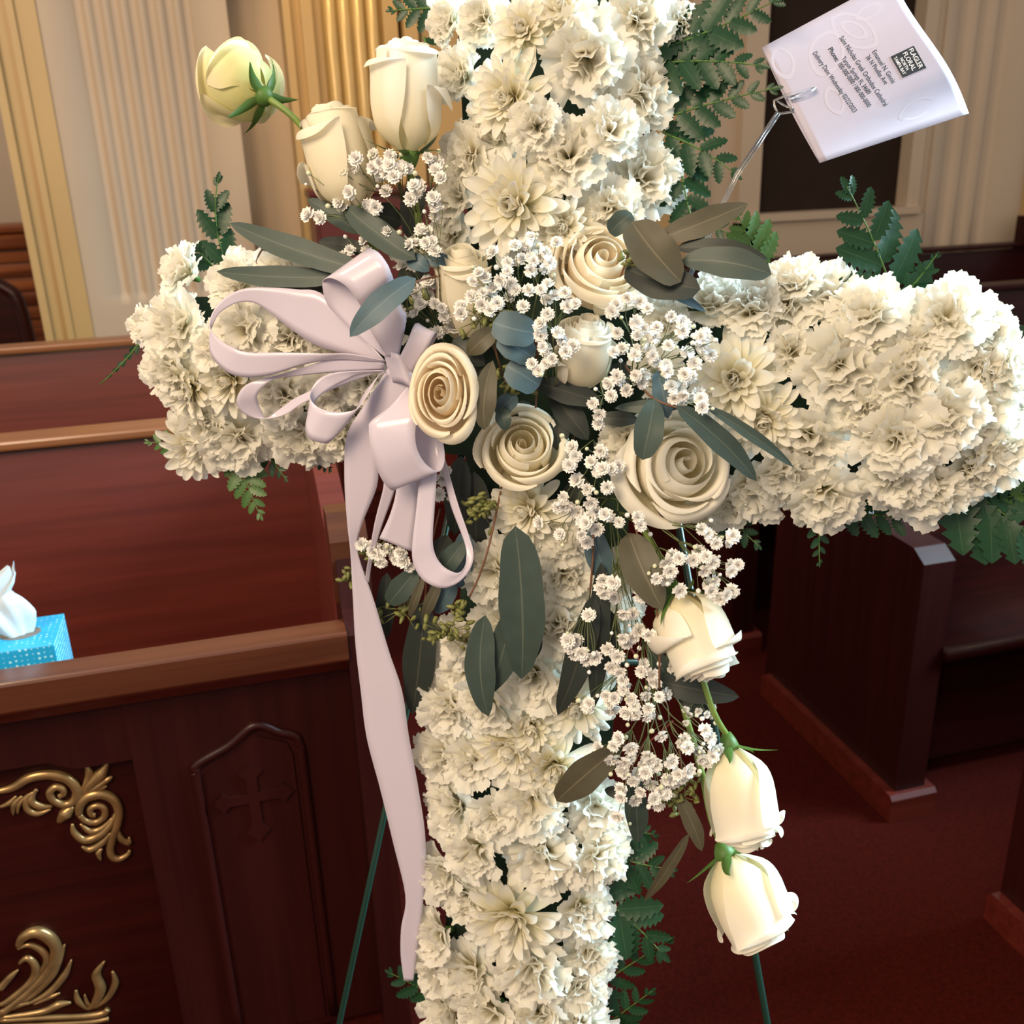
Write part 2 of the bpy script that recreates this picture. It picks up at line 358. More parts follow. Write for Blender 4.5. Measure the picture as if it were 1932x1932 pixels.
# gilt scrolls on the sunk panel (coordinates read off the panel plane)
def gp(z): return onY(z[0]/3.6325, 1400+z[1]/3.6325, YF+.026)
MPX = .0135/16/3.6325*1.0
def gilt(name, strokes):
    g = obj(name, join(*[tube(cat([gp(p) for p in st[0]], max(10, 4*len(st[0]))), np.interp(np.linspace(0, 1, max(10, 4*len(st[0]))), np.linspace(0, 1, len(st[1])), st[1])*.00024, 8, (np.array([0, 1., 0]), .85)) for st in strokes]), M['gilt'], fp)
    return g
gilt('gilt_scroll', [([(-250, 380), (0, 335), (100, 305), (200, 245), (330, 222), (450, 245), (525, 320), (515, 395), (450, 428), (375, 405), (340, 350), (380, 308), (430, 320), (435, 355), (400, 372)], [14, 26, 34, 36, 34, 30, 26, 26, 24, 16])])
gilt('gilt_scroll', [([(540, 500), (550, 430), (600, 375), (690, 355), (775, 390), (815, 470), (805, 560), (775, 650), (755, 730), (770, 785), (820, 800), (875, 770), (890, 740)], [22, 34, 36, 34, 30, 28, 26, 26, 20, 10]),
                     ([(545, 500), (590, 540), (660, 548), (715, 510), (715, 455), (670, 435), (620, 455), (625, 495), (655, 500)], [20, 22, 24, 22, 18])])
for st in [([(560, 370), (620, 290), (690, 220), (745, 130)], [10, 34, 44, 6]), ([(550, 350), (600, 270), (610, 200), (580, 150)], [8, 26, 26, 8]), ([(575, 365), (660, 310), (740, 255), (772, 235)], [8, 28, 22, 4]), ([(600, 350), (680, 320), (735, 300)], [8, 24, 8]),
           ([(500, 440), (450, 490), (400, 550)], [16, 46, 14]), ([(360, 440), (280, 440), (215, 400), (250, 320)], [10, 26, 26, 8]), ([(350, 460), (260, 490), (190, 460), (185, 380), (260, 330)], [6, 22, 24, 20, 6]), ([(90, 500), (95, 430), (150, 370)], [6, 20, 8]),
           ([(120, 490), (130, 430), (190, 360)], [6, 16, 8]), ([(0, 445), (60, 420), (110, 370)], [10, 20, 6]), ([(800, 470), (760, 560), (680, 640), (580, 670), (510, 620), (495, 560)], [8, 24, 30, 30, 24, 8]), ([(770, 520), (700, 590), (620, 610), (550, 560)], [8, 22, 22, 8]),
           ([(760, 620), (700, 690), (620, 735), (560, 715)], [8, 26, 26, 8]), ([(690, 810), (675, 760), (700, 730)], [6, 22, 8]), ([(800, 580), (830, 660), (885, 690), (885, 650)], [8, 24, 20, 6])]:
    gilt('gilt_leaf', [st])
for st in [([(125, 1400), (160, 1335), (250, 1300), (340, 1340), (385, 1420), (350, 1540), (220, 1690), (0, 1870)], [20, 34, 44, 46, 40, 36, 30, 24]), ([(120, 1420), (200, 1390), (290, 1430), (320, 1510), (230, 1640)], [8, 20, 26, 26, 10]), ([(130, 1520), (190, 1480), (245, 1540), (215, 1640), (60, 1770), (0, 1800)], [10, 26, 30, 28, 22, 16]),
           ([(445, 1385), (400, 1490), (350, 1600), (230, 1730), (120, 1800)], [4, 30, 32, 22, 8]), ([(490, 1490), (440, 1600), (330, 1720), (180, 1800)], [4, 26, 26, 8]), ([(718, 1500), (660, 1590), (690, 1690), (650, 1790), (600, 1830)], [4, 32, 40, 28, 10]), ([(770, 1570), (790, 1650), (740, 1750), (650, 1820)], [8, 26, 24, 8]), ([(520, 1700), (535, 1770), (600, 1830)], [8, 24, 10]), ([(580, 1730), (600, 1790), (640, 1820)], [6, 16, 8]),
           ([(740, 1830), (700, 1860), (560, 1880), (300, 1890), (0, 1910)], [22, 24, 22, 20, 16]), ([(490, 1785), (400, 1800), (280, 1850), (0, 1890)], [8, 30, 24, 14]), ([(220, 1785), (120, 1805), (0, 1850)], [8, 22, 16]), ([(745, 1895), (640, 1915), (400, 1930), (0, 1945)], [18, 20, 18, 14]), ([(0, 1690), (70, 1610), (125, 1560)], [26, 24, 6]), ([(410, 1720), (340, 1750), (230, 1800)], [6, 18, 6])]:
    gilt('gilt_leaf', [st])
pew('second pew back on the left, under the fluted pilaster', -3.2, .14, 3.36, 1.0, [(.10, .145, 2.75, None)])
pew('right pew with moulded end panel, seat open below the flowers', 1.45, 3.6, 2.16, .95, [(1.37, 1.45, 1.66, [(1.66, 0), (2.28, 0), (2.26, .95), (2.16, .97), (2.06, .9), (1.98, .76), (1.9, .69), (1.70, .685), (1.66, .66)])], mat='wooddk')
pew('nearest right pew, only its base corner showing at lower right', 1.45, 3.6, 1.22, .95, [(1.37, 1.45, .66, [(.66, 0), (1.31, 0), (1.31, .95), (1.2, .97), (1.06, .8), (.9, .69), (.7, .685), (.66, .66)])], mat='wooddk')
pew('dark pew back right of the cross with a lighter top rail', 1.45, 5.0, 3.12, 1.0, [(1.37, 1.45, 2.5, None)], mat='wooddk')
pC = pew('farthest dark pew under the right pilaster with a curved end', 1.0, 3.88, 4.25, 1.0, [], mat='wooddk')
obj('end_panel', prismX([(3.8, 0), (4.35, 0), (4.35, 1.12), (4.2, 1.12), (4.05, 1.02), (3.8, .7)], 3.88, 4.7), M['wooddk'], pC, False)
# woodwork at the left edge, beyond the pilaster
t = thing('lectern', (-1.3, 5.4, 0), 'brown striped wooden lectern at the left edge behind the pilaster', 'lectern')
obj('front_board', box(-1.9, -.8, 5.5, 5.56, 0, 1.12), M['woodbrown'], t, False)
obj('top_moulding', box(-1.92, -.78, 5.46, 5.58, 1.12, 1.2, .02), M['woodbrown'], t)
for i in range(5): obj('slat', box(-1.9, -.8, 5.484, 5.50, 1.08-.07*i-.02, 1.08-.07*i+.03, .006), M['woodbrown'], t)
obj('desk', box(-1.9, -.8, 5.45, 5.7, 1.2, 1.24, .012), M['woodbrown'], t)
t = thing('wooden_chair', (-1.05, 4.75, 0), 'dark round-topped wooden chair back at the left edge', 'chair')
obj('backrest', tube(cat([(-1.25, 4.75, .3), (-1.25, 4.75, .9), (-1.20, 4.76, 1.02), (-1.08, 4.77, 1.06), (-.96, 4.76, 1.02), (-.91, 4.75, .9), (-.90, 4.75, .3)], 30), .03, 8), M['wooddk'], t)
obj('splat', box(-1.22, -.93, 4.74, 4.765, .45, 1.03), M['wooddk'], t, False)
obj('seat', box(-1.27, -.88, 4.36, 4.78, .42, .46, .012), M['wooddk'], t)
for x in (-1.25, -.90):
    for y in (4.38, 4.75): obj('leg', box(x-.02, x+.02, y-.02, y+.02, 0, .42), M['wooddk'], t, False)
t = thing('wall_cabinet', (.6, 4.35, 0), 'dark red wooden cabinet glimpsed behind the gypsophila left of the post', 'cabinet')
obj('body', box(.34, 1.0, 4.2, 4.46, 0, 1.36), M['wood'], t, False)
obj('top', box(.33, 1.01, 4.18, 4.47, 1.36, 1.39, .01), M['wood'], t)
for x0, x1 in ((.36, .665), (.675, .98)): obj('door', box(x0, x1, 4.185, 4.2, .1, 1.3), M['wood'], t, False)

# tissue box and tissue on the ledge
BX, BY, BZ = -.446, 1.484, .7395
tb = thing('tissue_box', (BX+.055, BY+.055, BZ), 'turquoise dotted tissue box on the pew front ledge', 'tissue box')
obj('carton', box(BX, BX+.112, BY, BY+.112, BZ, BZ+.112, .002), M['tbox'], tb, False)
ov = [(BX+.056+.03*cos(a), BY+.056+.022*sin(a), BZ+.1125) for a in np.linspace(0, 2*pi, 20)[:-1]]
obj('slot', (ov+[(v[0], v[1], v[2]-.0008) for v in ov], [tuple(range(19))]+[(i, (i+1) % 19, 19+(i+1) % 19, 19+i) for i in range(19)]), M['slot'], tb, False)
def tis(s, t):
    a = t*pi; wd = np.interp(s, [0, .15, .4, .62, .74, .86, 1], [.013, .021, .030, .026, .013, .012, .004])
    f = 1+.22*sin(3*a+s*5)+.13*sin(7*a+1+4*s)
    return (BX+.047+wd*f*cos(a)*1.1+np.interp(s, [0, .4, .7, 1], [.006, -.004, -.012, .018]), BY+.056+wd*.55*f*sin(a), BZ+.10+.118*s+.010*sin(2*a+1)*s+.006*sin(5*a)*s)
tag(obj('tissue', grid(tis, 16, 36), M['tissue']), 'white tissue pulled up out of the turquoise box', 'tissue')

# ================================================================== EASEL AND FOAM CROSS
def atb(px, py, off): return at(px, py, off)
ez = thing('wire_easel', (at(1000, 2400, -.12)*np.array([1, 1, 0])), 'dark green wire easel with thin legs holding the floral cross', 'easel')
def toflo(p, q):
    p, q = np.asarray(p), np.asarray(q); k = p[2]/(p[2]-q[2]); return p+(q-p)*k
top = at(1040, 60, -.10)
for a_, b_ in (((905, 700), (640, 1932)), ((1229, 700), (1448, 1932))):
    p, q = at(*a_, -.10), at(*b_, -.10); e = toflo(p, q); p = p+(p-q)*.45
    obj('leg', tube([p, q, e], .0042, 8), M['easel'], ez)
pb = top; e = np.array([pb[0]-.02, pb[1]+.5, 0]); obj('rear_leg', tube([pb, e], .0042, 8), M['easel'], ez)
obj('crossbar', tube([at(800, 1250, -.10), at(1300, 1250, -.10)], .004, 8), M['easel'], ez)
def beam(pts, o0, o1):
    f = [at(*p, o0) for p in pts]; b_ = [at(*p, o1) for p in pts]; n = len(pts)
    return f+b_, [tuple(range(n)), tuple(range(2*n-1, n-1, -1))]+[(i, n+i, n+(i+1) % n, (i+1) % n) for i in range(n)]
fm = obj('floral_foam', beam([(860, -25), (1225, -25), (1235, 560), (2020, 620), (2020, 900), (1190, 930), (1110, 1985), (830, 1985), (880, 860), (330, 800), (330, 560), (890, 560)], -.055, -.10), M['foam'], None, False)
tag(fm, 'dark green foam cross base showing between the white flowers', 'floral foam')

# ================================================================== FLOWERS : prototypes
def curve_elev(th0, th1, L, s, n=12):
    y = z = 0
    for i in range(n):
        u = (i+.5)/n*s; th = th0+(th1-th0)*u; y += cos(th)*L*s/n; z += sin(th)*L*s/n
    return y, z, th0+(th1-th0)*s
def carn_petal(tier, seed):
    r = np.random.RandomState(seed)
    th0, th1, L, W, A = [(56, 2, 1.16, .66, .10), (64, 30, 1.08, .62, .13), (73, 54, 1.0, .56, .16), (84, 76, .93, .46, .17)][tier]
    th0, th1 = radians(th0), radians(th1)
    ph, ph2, f = r.uniform(0, 6.28), r.uniform(0, 6.28), r.uniform(3.0, 4.4)
    teeth = r.uniform(-1, 1, 19)
    def fn(s, t):
        j = int(round((t+1)*9))
        se = s*(1-.10*t*t + (.022*(1 if j % 2 else -1)+.022*teeth[j])*(s > .99)+.05*sin(3*t+ph)*s)
        y, z, th = curve_elev(th0, th1, L, se, 8)
        x = W*t*(.10+.90*s**1.25)
        d = A*s*s*(sin(f*t+ph)+.38*sin(2.2*f*t+ph2))+.06*s*sin(5*s+ph)
        return (x+.03*s*sin(9*t+ph), y-sin(th)*d, z+cos(th)*d)
    g = grid(fn, 7, 18); return mesh('petal', *g[:2], M['carn'], g[2])
CARN = [[carn_petal(k, 100+10*k+i) for i in range(4)] for k in range(4)]
def mum_petal(tier, seed):
    r = np.random.RandomState(seed)
    th0, th1, L, W = [(30, -8, 1.12, .135), (44, 22, 1.02, .13), (58, 56, .90, .125), (70, 95, .78, .12), (82, 130, .62, .105)][tier]
    th0, th1 = radians(th0+r.uniform(-4, 4)), radians(th1+r.uniform(-10, 10)); sk = r.uniform(-.06, .06)
    def fn(s, t):
        s = 1-(1-s)**1.7
        y, z, th = curve_elev(th0, th1, L, s, 8)
        wd = W*(.5+.5*sin(min(1, s/.7)*pi/2))*(sqrt(max(0, 1-((s-.72)/.28)**2)) if s > .72 else 1)
        d = wd*.55*t*t
        return (wd*t+sk*s*s, y-sin(th)*d, z+cos(th)*d)
    g = grid(fn, 9, 4); return mesh('petal', *g[:2], M['mum'], g[2])
MUM = [[mum_petal(k, 300+10*k+i) for i in range(3)] for k in range(5)]
CALYX = mesh('calyx', *tube([(0, 0, -.25), (0, 0, -.1), (0, 0, .05), (0, 0, .14)], [.08, .13, .15, .10], 8), M['sepal'])
def euler_m(az, tilt, sc, wz=1.0):
    return Matrix.Rotation(az, 4, 'Z') @ Matrix.Rotation(tilt, 4, 'X') @ Matrix.Diagonal((sc*wz, sc, sc, 1))
def carnation(px, py, r, label, axis=None, off=0.0, dense=1.0):
    R = r*pxm(px, py, off)
    x, y, z = frame(axis, None, random.uniform(0, 6.28))
    p = at(px, py, off) - z*R*.52
    t = thing('carnation', None, label, 'carnation', 'white carnations of the cross', mat4(x, y, z, p, R*.90))
    for tier, n in enumerate((7, 7, 6, 5)):
        n = int(round(n*dense)); a0 = random.uniform(0, 6.28)
        for i in range(n):
            link('petal', random.choice(CARN[tier]), t, euler_m(a0+i*2*pi/n+random.uniform(-.22, .22), random.uniform(-.2, .2)-(.0 if tier < 3 else .08), random.uniform(.9, 1.08)))
    link('calyx', CALYX, t)
    return t
def mum(px, py, r, label, axis=None, off=0.0):
    R = r*pxm(px, py, off)
    x, y, z = frame(axis, None, random.uniform(0, 6.28))
    p = at(px, py, off) - z*R*.38
    t = thing('chrysanthemum', None, label, 'chrysanthemum', 'white chrysanthemums of the cross', mat4(x, y, z, p, R))
    for tier, n in enumerate((18, 17, 15, 12, 9)):
        a0 = random.uniform(0, 6.28)
        for i in range(n):
            link('petal', random.choice(MUM[tier]), t, euler_m(a0+i*2*pi/n+random.uniform(-.12, .12), random.uniform(-.12, .12), random.uniform(.88, 1.1), random.uniform(.9, 1.15)))
    link('calyx', CALYX, t)
    return t

# c: carnation, m: chrysanthemum -- x, y, radius in the photograph
FLOW = '''
c 838 40 55|c 905 35 60|m 985 55 70|m 1060 15 70|c 1112 108 98|c 1212 32 78|c 1225 168 82|m 955 185 88|c 862 140 62|c 928 250 70|c 878 295 68|c 1072 290 86|c 1160 240 64|c 1222 330 86
m 965 385 105|m 1060 430 70|c 852 370 64|c 845 440 60|c 1150 395 70|c 1010 240 60|c 1290 40 40
c 338 505 62|c 325 615 82|c 445 530 72|c 530 515 66|c 455 625 74|c 540 640 70|c 312 705 62|m 350 738 72|m 428 718 74|c 382 805 66|m 368 848 74|c 445 838 76|c 525 750 72|c 560 828 76|c 640 830 62|c 620 640 70|c 395 655 50|c 615 735 62|c 665 800 64|c 690 720 60|c 700 850 50|c 720 610 55|c 780 470 50|c 1240 700 60|c 1250 610 60|c 1180 830 60|c 270 610 45
c 1345 560 76|c 1415 575 70|c 1485 570 84|c 1500 525 62|c 1575 548 76|c 1632 585 84|c 1598 695 108|c 1715 720 90|c 1788 595 88|c 1862 625 68|c 1905 690 78|m 1385 715 98|m 1440 795 80|c 1700 830 95|c 1530 840 90|c 1785 790 82|c 1855 785 86|c 1892 860 80|c 1690 905 80|c 1560 945 84|c 1755 930 92|c 1425 930 82|c 1360 960 60|c 1480 900 74|c 1845 895 72|c 1640 625 76|c 1725 645 70|c 1850 700 66|c 1500 660 60|c 1930 780 60|c 1630 780 70
m 990 965 80|c 1055 1010 70|c 925 1080 78|c 1062 1092 74|c 1058 1188 80|c 862 1212 62|c 940 1180 70|c 872 1265 68|c 1005 1278 84|c 842 1340 72|c 915 1335 70|m 1085 1335 78|m 1000 1375 70|c 1175 1075 60|c 1165 1170 60|c 1130 1255 62
c 825 1430 72|c 885 1440 66|m 960 1415 84|m 1045 1455 80|c 850 1530 74|c 1000 1515 80|c 1130 1530 70|c 930 1545 60|c 890 1612 70|c 1022 1622 86|c 1135 1625 68|c 828 1652 66|c 870 1695 64|m 962 1742 105|c 815 1765 66|c 1105 1722 70|c 1115 1805 68|c 815 1835 62|c 882 1845 74|c 1005 1842 86|c 1095 1870 70|c 835 1915 72|c 915 1925 78|c 1015 1935 78|c 1110 1945 66|c 1160 1570 45
'''
ORD = ['first', 'second', 'third', 'fourth', 'fifth', 'sixth', 'seventh', 'eighth', 'ninth', 'tenth', 'eleventh', 'twelfth', 'thirteenth', 'fourteenth', 'fifteenth', 'sixteenth', 'seventeenth', 'eighteenth', 'nineteenth', 'twentieth']
fl_list = []
for tok in FLOW.replace('\n', '|').split('|'):
    q = tok.split()
    if len(q) == 4: fl_list.append((q[0], *map(float, q[1:])))
zones = {}
for k, px, py, r in fl_list:
    vertical = (py < 470 and px < 1320) or (py > 955 and px < 1320) or (680 < px < 1200 and py > 880)
    if vertical:
        ax = 1045-75*py/1932; hw = 225-60*py/1932; lat = (px-ax)/hw
        z = 'upper post' if py < 600 else 'lower post'
        side = 'left edge' if lat < -.38 else 'right edge' if lat > .38 else 'middle'; key = py
        tilt = np.array([lat, 0.0])
    else:
        left = px < 700
        ay = 665+ (px-450)*.02 if left else 748; hw = 200 if left else 235; lat = (py-ay)/hw
        z = 'left arm' if left else 'right arm'
        side = 'top edge' if lat < -.38 else 'bottom edge' if lat > .38 else 'middle'; key = px
        endk = max(0, (400-px)/150) if left else max(0, (px-1790)/150)
        tilt = np.array([(-endk if left else endk), lat])
    zones.setdefault((z, side, k), []).append((key, px, py, r, tilt))
for (z, side, k), L in zones.items():
    L.sort(key=lambda e: e[0])
    for i, (key, px, py, r, tilt) in enumerate(L):
        tl = np.clip(tilt, -1.3, 1.3)
        mag = np.linalg.norm(tl)
        axis = nrm(NRM + V(1, 0, 0)*tl[0]*.75 + V(0, 1, 0)*tl[1]*.75 + rng.normal(0, .13, 3))
        off = .012 - .045*min(1.3, mag)**2 + random.uniform(-.012, .012)
        frm = 'from the top' if 'post' in z else 'from the left'
        kind = 'ruffled white carnation' if k == 'c' else 'white spoon-petalled chrysanthemum'
        where = (f'in the middle of the {z}' if side == 'middle' else f'along the {side} of the {z}')
        lab = f'{kind}, {ORD[i]} {frm} {where}' if len(L) > 1 else f'only {kind} {where}'
        (carnation if k == 'c' else mum)(px, py, r, lab, axis, off)

# ================================================================== ROSES
def rose(label, base, axis, Rp, Hp, openk, m, off, sepals=True, stem=None, nout=5, seed=1, flat=1.0, reflex=0):
    r = np.random.RandomState(seed)
    px, py = base; sc = pxm(px, py, off); R, H = Rp*sc, Hp*sc
    z = V(*axis); x, y, z = frame(z, NRM if abs(nrm(axis)[2]) < .9 else UP, r.uniform(0, 6.28) if flat == 1 else 0.0)
    p = at(px, py, off)
    t = thing('rose', p, label, 'rose', 'cream roses')
    X, Y, Z = x, y, z
    def put(q): return p + X*q[0] + Y*q[1] + Z*q[2]
    n_in, n_mid = 7, 5; tot = n_in+n_mid+nout
    az = r.uniform(0, 6.28); ok = openk
    def mixp(a, b_): return [(p_[0]*(1-ok)+q_[0]*ok, p_[1]*(1-ok)+q_[1]*ok) for p_, q_ in zip(a, b_)]
    for k in range(tot):
        az += radians(137.5)+r.uniform(-.2, .2); ok = 1.0 if k >= tot-reflex else openk
        if k < n_in:
            f_ = k/(n_in-1); rho = R*(.07+.34*f_**.85)*(1.0+.12*ok); top = .97-.05*abs(f_-.4)+r.uniform(-.02, .02); D = radians(118-28*f_); sp = .30-.12*f_; c = .14
            prof = [(.5, .05), (1.2, .45), (1.22, top-.22), (1.08, top-.07), (.92, top)]
        elif k < n_in+n_mid:
            q = (k-n_in)/(n_mid-1); rho = R*(.50+.17*q); D = radians(72); sp = .15; c = .24+.10*ok; top = .96-.03*q-ok*(.05+.10*q)+r.uniform(-.04, .03)
            prof = mixp([(.25, 0), (1.0, .28), (1.12, top-.30), (1.02, top-.08), (.97, top-.02), (.98, top)], [(.25, 0), (.92, .28), (1.10, top-.26), (1.08, top-.06), (1.17, top), (1.30, top-.05)])
        else:
            q = (k-n_in-n_mid)/max(1, nout-1); rho = R*(.66+.10*q); D = radians(56+6*r.rand()); sp = .06; c = .26+.14*ok; top = .90-.06*q-ok*(.10+.20*q)+r.uniform(-.05, .05)*ok
            prof = mixp([(.2, 0), (1.05, .20), (1.30, top-.42), (1.22, top-.12), (1.22, top-.03), (1.30, top), (1.39, top-.03)], [(.2, 0), (.95, .16), (1.14, top-.26), (1.20, top-.05), (1.34, top), (1.48, top-.08), (1.55, top-.19)])
        prof = cat(prof, 25); tilt = r.uniform(-.04, .07) if k >= n_in else r.uniform(-.01, .02)
        w0, w1, w2, pt = r.uniform(0, 6.28), r.uniform(.02, .045)+(.03*ok if k >= n_in else 0), r.uniform(0, 6.28), r.uniform(1.3, 2.1)
        def fn(s, tt):
            a = az + tt*D*(.35+.65*sin(min(1, s*1.3)*pi/2))
            se = s*(1-c*abs(tt)**pt)
            u = se*24; i0 = min(23, int(u)); pr = prof[i0]+(prof[i0+1]-prof[i0])*(u-i0)
            rr = rho*(pr[0]+sp*tt*s+w1*sin(3*tt+w0)*s)+R*tilt*s
            zz = H*(pr[1]+.012*sin(4*tt+w2)*s*s)
            return put((rr*cos(a)*flat, rr*sin(a), zz))
        obj('petal', grid(fn, 18, 16), m, t)
    # receptacle
    obj('receptacle', tube([put((0, 0, -.13*H)), put((0, 0, -.06*H)), put((0, 0, 0)), put((0, 0, .05*H))], [R*.12, R*.22, R*.27, R*.22], 10), M['sepal'], t)
    if sepals:
        for i in range(5):
            a = i*2*pi/5+r.uniform(-.2, .2); L = R*r.uniform(1.0, 1.45); bend = r.uniform(-.5, .55)
            d = X*cos(a)+Y*sin(a); sd = -X*sin(a)+Y*cos(a)
            def fs(s, tt):
                wd = R*.17*(1-s)**.8*(.55+.45*sin(min(1, s*3)*pi/2))
                c = p + d*(R*.2+L*s*(.75+.1*bend)) + Z*(L*(.28*s-bend*s*s*.8)) + sd*(tt*wd+.10*L*sin(3*s+a)*s) - Z*(wd*.3*(1-tt*tt))
                return c
            obj('sepal', grid(fs, 9, 4), M['sepal'], t)
    if stem:
        pts = [put((0, 0, -.1*H))]+[at(*q) for q in stem]
        obj('stem', tube(cat(pts, 14), .0032, 8), M['stem'], t)
    return t
rose('yellow-green rose seen from behind at the upper left, sepals toward the viewer', (498, 182), (-.78, -.52, -.42), 76, 135, .75, M['rose_green'], .03, True, [(560, 228, .03), (640, 330, .01), (720, 470, -.02)], seed=3, reflex=1)
rose('tall upright white rose left of the upper post', (772, 292), (-.02, -.96, .30), 74, 205, .30, M['rose_white'], .03, True, [(780, 360, .02), (800, 470, -.03)], 4, seed=21, reflex=1)
rose('cream rose half hidden by gypsophila below the upright white rose', (672, 398), (-.26, -.92, .22), 74, 200, .45, M['rose'], .02, False, [(700, 460, 0), (740, 540, -.03)], 4, seed=8, reflex=1)
rose('narrow cream rosebud at the top centre of the bouquet', (885, 655), (-.06, -.80, .55), 54, 200, .15, M['rose'], -.02, False, seed=6)
rose('pale rose with a pink heart right of centre above the others', (1118, 545), (.12, -.34, .93), 92, 120, .7, M['rose_peach'], -.02, False, seed=7)
rose('small closed cream rosebud inside an open outer petal at centre', (1095, 735), (.06, -.82, .55), 58, 150, .2, M['rose_white'], .01, False, seed=9, reflex=2)
rose('peach cream open rose touching the white bow', (850, 750), (-.16, .0, .97), 86, 100, .8, M['rose_peach'], .055, False, seed=10, flat=.70)
rose('round cream rose with a tight spiral below the centre', (986, 872), (.0, -.30, .95), 80, 112, .75, M['rose'], -.01, False, seed=12)
rose('largest cream rose, fully open at the right of the bouquet', (1248, 890), (.26, -.12, .95), 104, 120, .85, M['rose_white'], -.01, False, seed=13)
rose('cream rose hanging head down to the right below the bouquet', (1275, 1118), (.36, .86, .25), 76, 180, .5, M['rose_white'], .05, True, [(1230, 1030, .04), (1180, 930, -.01)], 4, seed=14, reflex=1)
rose('upper of two drooping cream roses right of the lower post', (1376, 1408), (.18, .96, .14), 70, 200, .3, M['rose_white'], .035, True, [(1345, 1340, .04), (1310, 1230, .03), (1260, 1080, .0)], 4, seed=15, reflex=0)
rose('lowest drooping white rose, right of the lower post', (1368, 1612), (.40, .88, .18), 80, 180, .35, M['rose_white'], .03, True, [(1340, 1540, .03), (1320, 1440, .02), (1285, 1320, .01), (1240, 1150, -.01)], 4, seed=16)

# ================================================================== SATIN BOW
bow = thing('ribbon_bow', at(745, 700, .03), 'lavender-white satin ribbon bow with loops and tails, left of centre', 'ribbon bow')
def strip(name, P, conv=None, n=None):
    """P rows: edge A x, y, edge B x, y, distance in front of the flower plane"""
    P = np.array(P, float)
    if conv: P[:, 0:4:2] = conv[0]+P[:, 0:4:2]/conv[2]; P[:, 1:4:2] = conv[1]+P[:, 1:4:2]/conv[2]
    n = n or 5*len(P); Q = cat(P, n); vs, fs, uv = [], [], []; K = 5
    for i, q in enumerate(Q):
        a, b_ = at(q[0], q[1], q[4]), at(q[2], q[3], q[4]-.004)
        for j in range(K+1): vs.append(a+(b_-a)*j/K); uv.append((j/K, i/n))
    for i in range(n-1):
        for j in range(K): fs.append((i*(K+1)+j, i*(K+1)+j+1, (i+1)*(K+1)+j+1, (i+1)*(K+1)+j))
    o = obj(name, (vs, fs, uv), M['satin'], bow)
    md = o.modifiers.new('thickness', 'SOLIDIFY'); md.thickness = .0006
    return o
Z1 = (380, 440, 3.864); Z2 = (620, 840, 3.45)
strip('loop', [(1340, 930, 1335, 940, .05), (1150, 720, 1130, 895, .045), (885, 445, 870, 830, .04), (700, 410, 690, 725, .04), (540, 398, 540, 610, .04), (320, 402, 400, 512, .042), (170, 470, 270, 505, .045), (85, 570, 140, 575, .05), (58, 660, 85, 665, .055), (75, 715, 55, 760, .06), (130, 775, 75, 900, .065), (230, 835, 190, 1015, .07), (350, 870, 330, 1050, .07), (600, 870, 520, 1030, .068), (900, 880, 760, 955, .065), (1100, 882, 1000, 925, .06), (1335, 930, 1335, 945, .055)], Z1)
strip('loop', [(1345, 905, 1350, 890, .055), (1180, 775, 1260, 740, .06), (1030, 640, 1200, 560, .06), (920, 525, 1190, 380, .06), (885, 410, 1190, 190, .065), (890, 345, 1212, 115, .07), (960, 332, 1290, 140, .085), (1060, 390, 1350, 215, .09), (1130, 480, 1385, 290, .088), (1175, 560, 1405, 355, .08), (1225, 690, 1460, 540, .075), (1290, 800, 1495, 620, .07), (1350, 895, 1440, 900, .06)], Z1)
strip('loop', [(1335, 1000, 1335, 1010, .055), (1130, 1003, 1140, 1030, .055), (960, 1018, 1060, 1070, .055), (860, 1060, 960, 1120, .055), (805, 1130, 850, 1200, .06), (790, 1200, 775, 1330, .07), (830, 1255, 755, 1430, .08), (900, 1290, 790, 1500, .085), (990, 1306, 880, 1530, .085), (1080, 1300, 930, 1525, .083), (1150, 1270, 1010, 1450, .08), (1220, 1170, 1110, 1320, .075), (1290, 1045, 1200, 1150, .065), (1335, 1010, 1335, 1015, .06)], Z1)
strip('loop', [(1335, 950, 1335, 990, .05), (1050, 890, 1060, 1010, .055), (800, 960, 880, 1020, .055), (600, 1020, 680, 1040, .055), (450, 1060, 560, 1055, .055), (320, 1110, 470, 1100, .06), (260, 1200, 410, 1175, .06), (275, 1280, 415, 1240, .055), (350, 1335, 440, 1295, .05), (470, 1355, 475, 1350, .045), (620, 1320, 590, 1270, .04), (760, 1230, 730, 1180, .04), (1100, 1080, 1080, 1040, .04), (1335, 1000, 1335, 990, .04)], Z1)
strip('loop', [(1500, 1120, 1545, 1150, .065), (1380, 1260, 1560, 1240, .08), (1240, 1370, 1575, 1330, .092), (1222, 1430, 1562, 1420, .096), (1235, 1550, 1560, 1500, .098), (1268, 1680, 1580, 1590, .097), (1320, 1800, 1635, 1680, .092), (1385, 1870, 1720, 1735, .085), (1420, 1840, 1765, 1690, .072), (1440, 1700, 1770, 1580, .06), (1450, 1400, 1720, 1400, .055), (1450, 1200, 1560, 1150, .05)], Z1)
strip('loop', [(600, 100, 700, 60, .055), (590, 220, 705, 180, .065), (570, 420, 690, 420, .07), (545, 640, 678, 610, .075), (550, 760, 695, 710, .075), (600, 860, 740, 780, .075), (680, 915, 800, 820, .075), (760, 928, 850, 828, .072), (850, 890, 885, 790, .068), (920, 810, 897, 720, .063), (945, 710, 890, 650, .058), (915, 590, 860, 560, .053), (840, 370, 790, 370, .048), (750, 60, 730, 100, .042)], Z2)
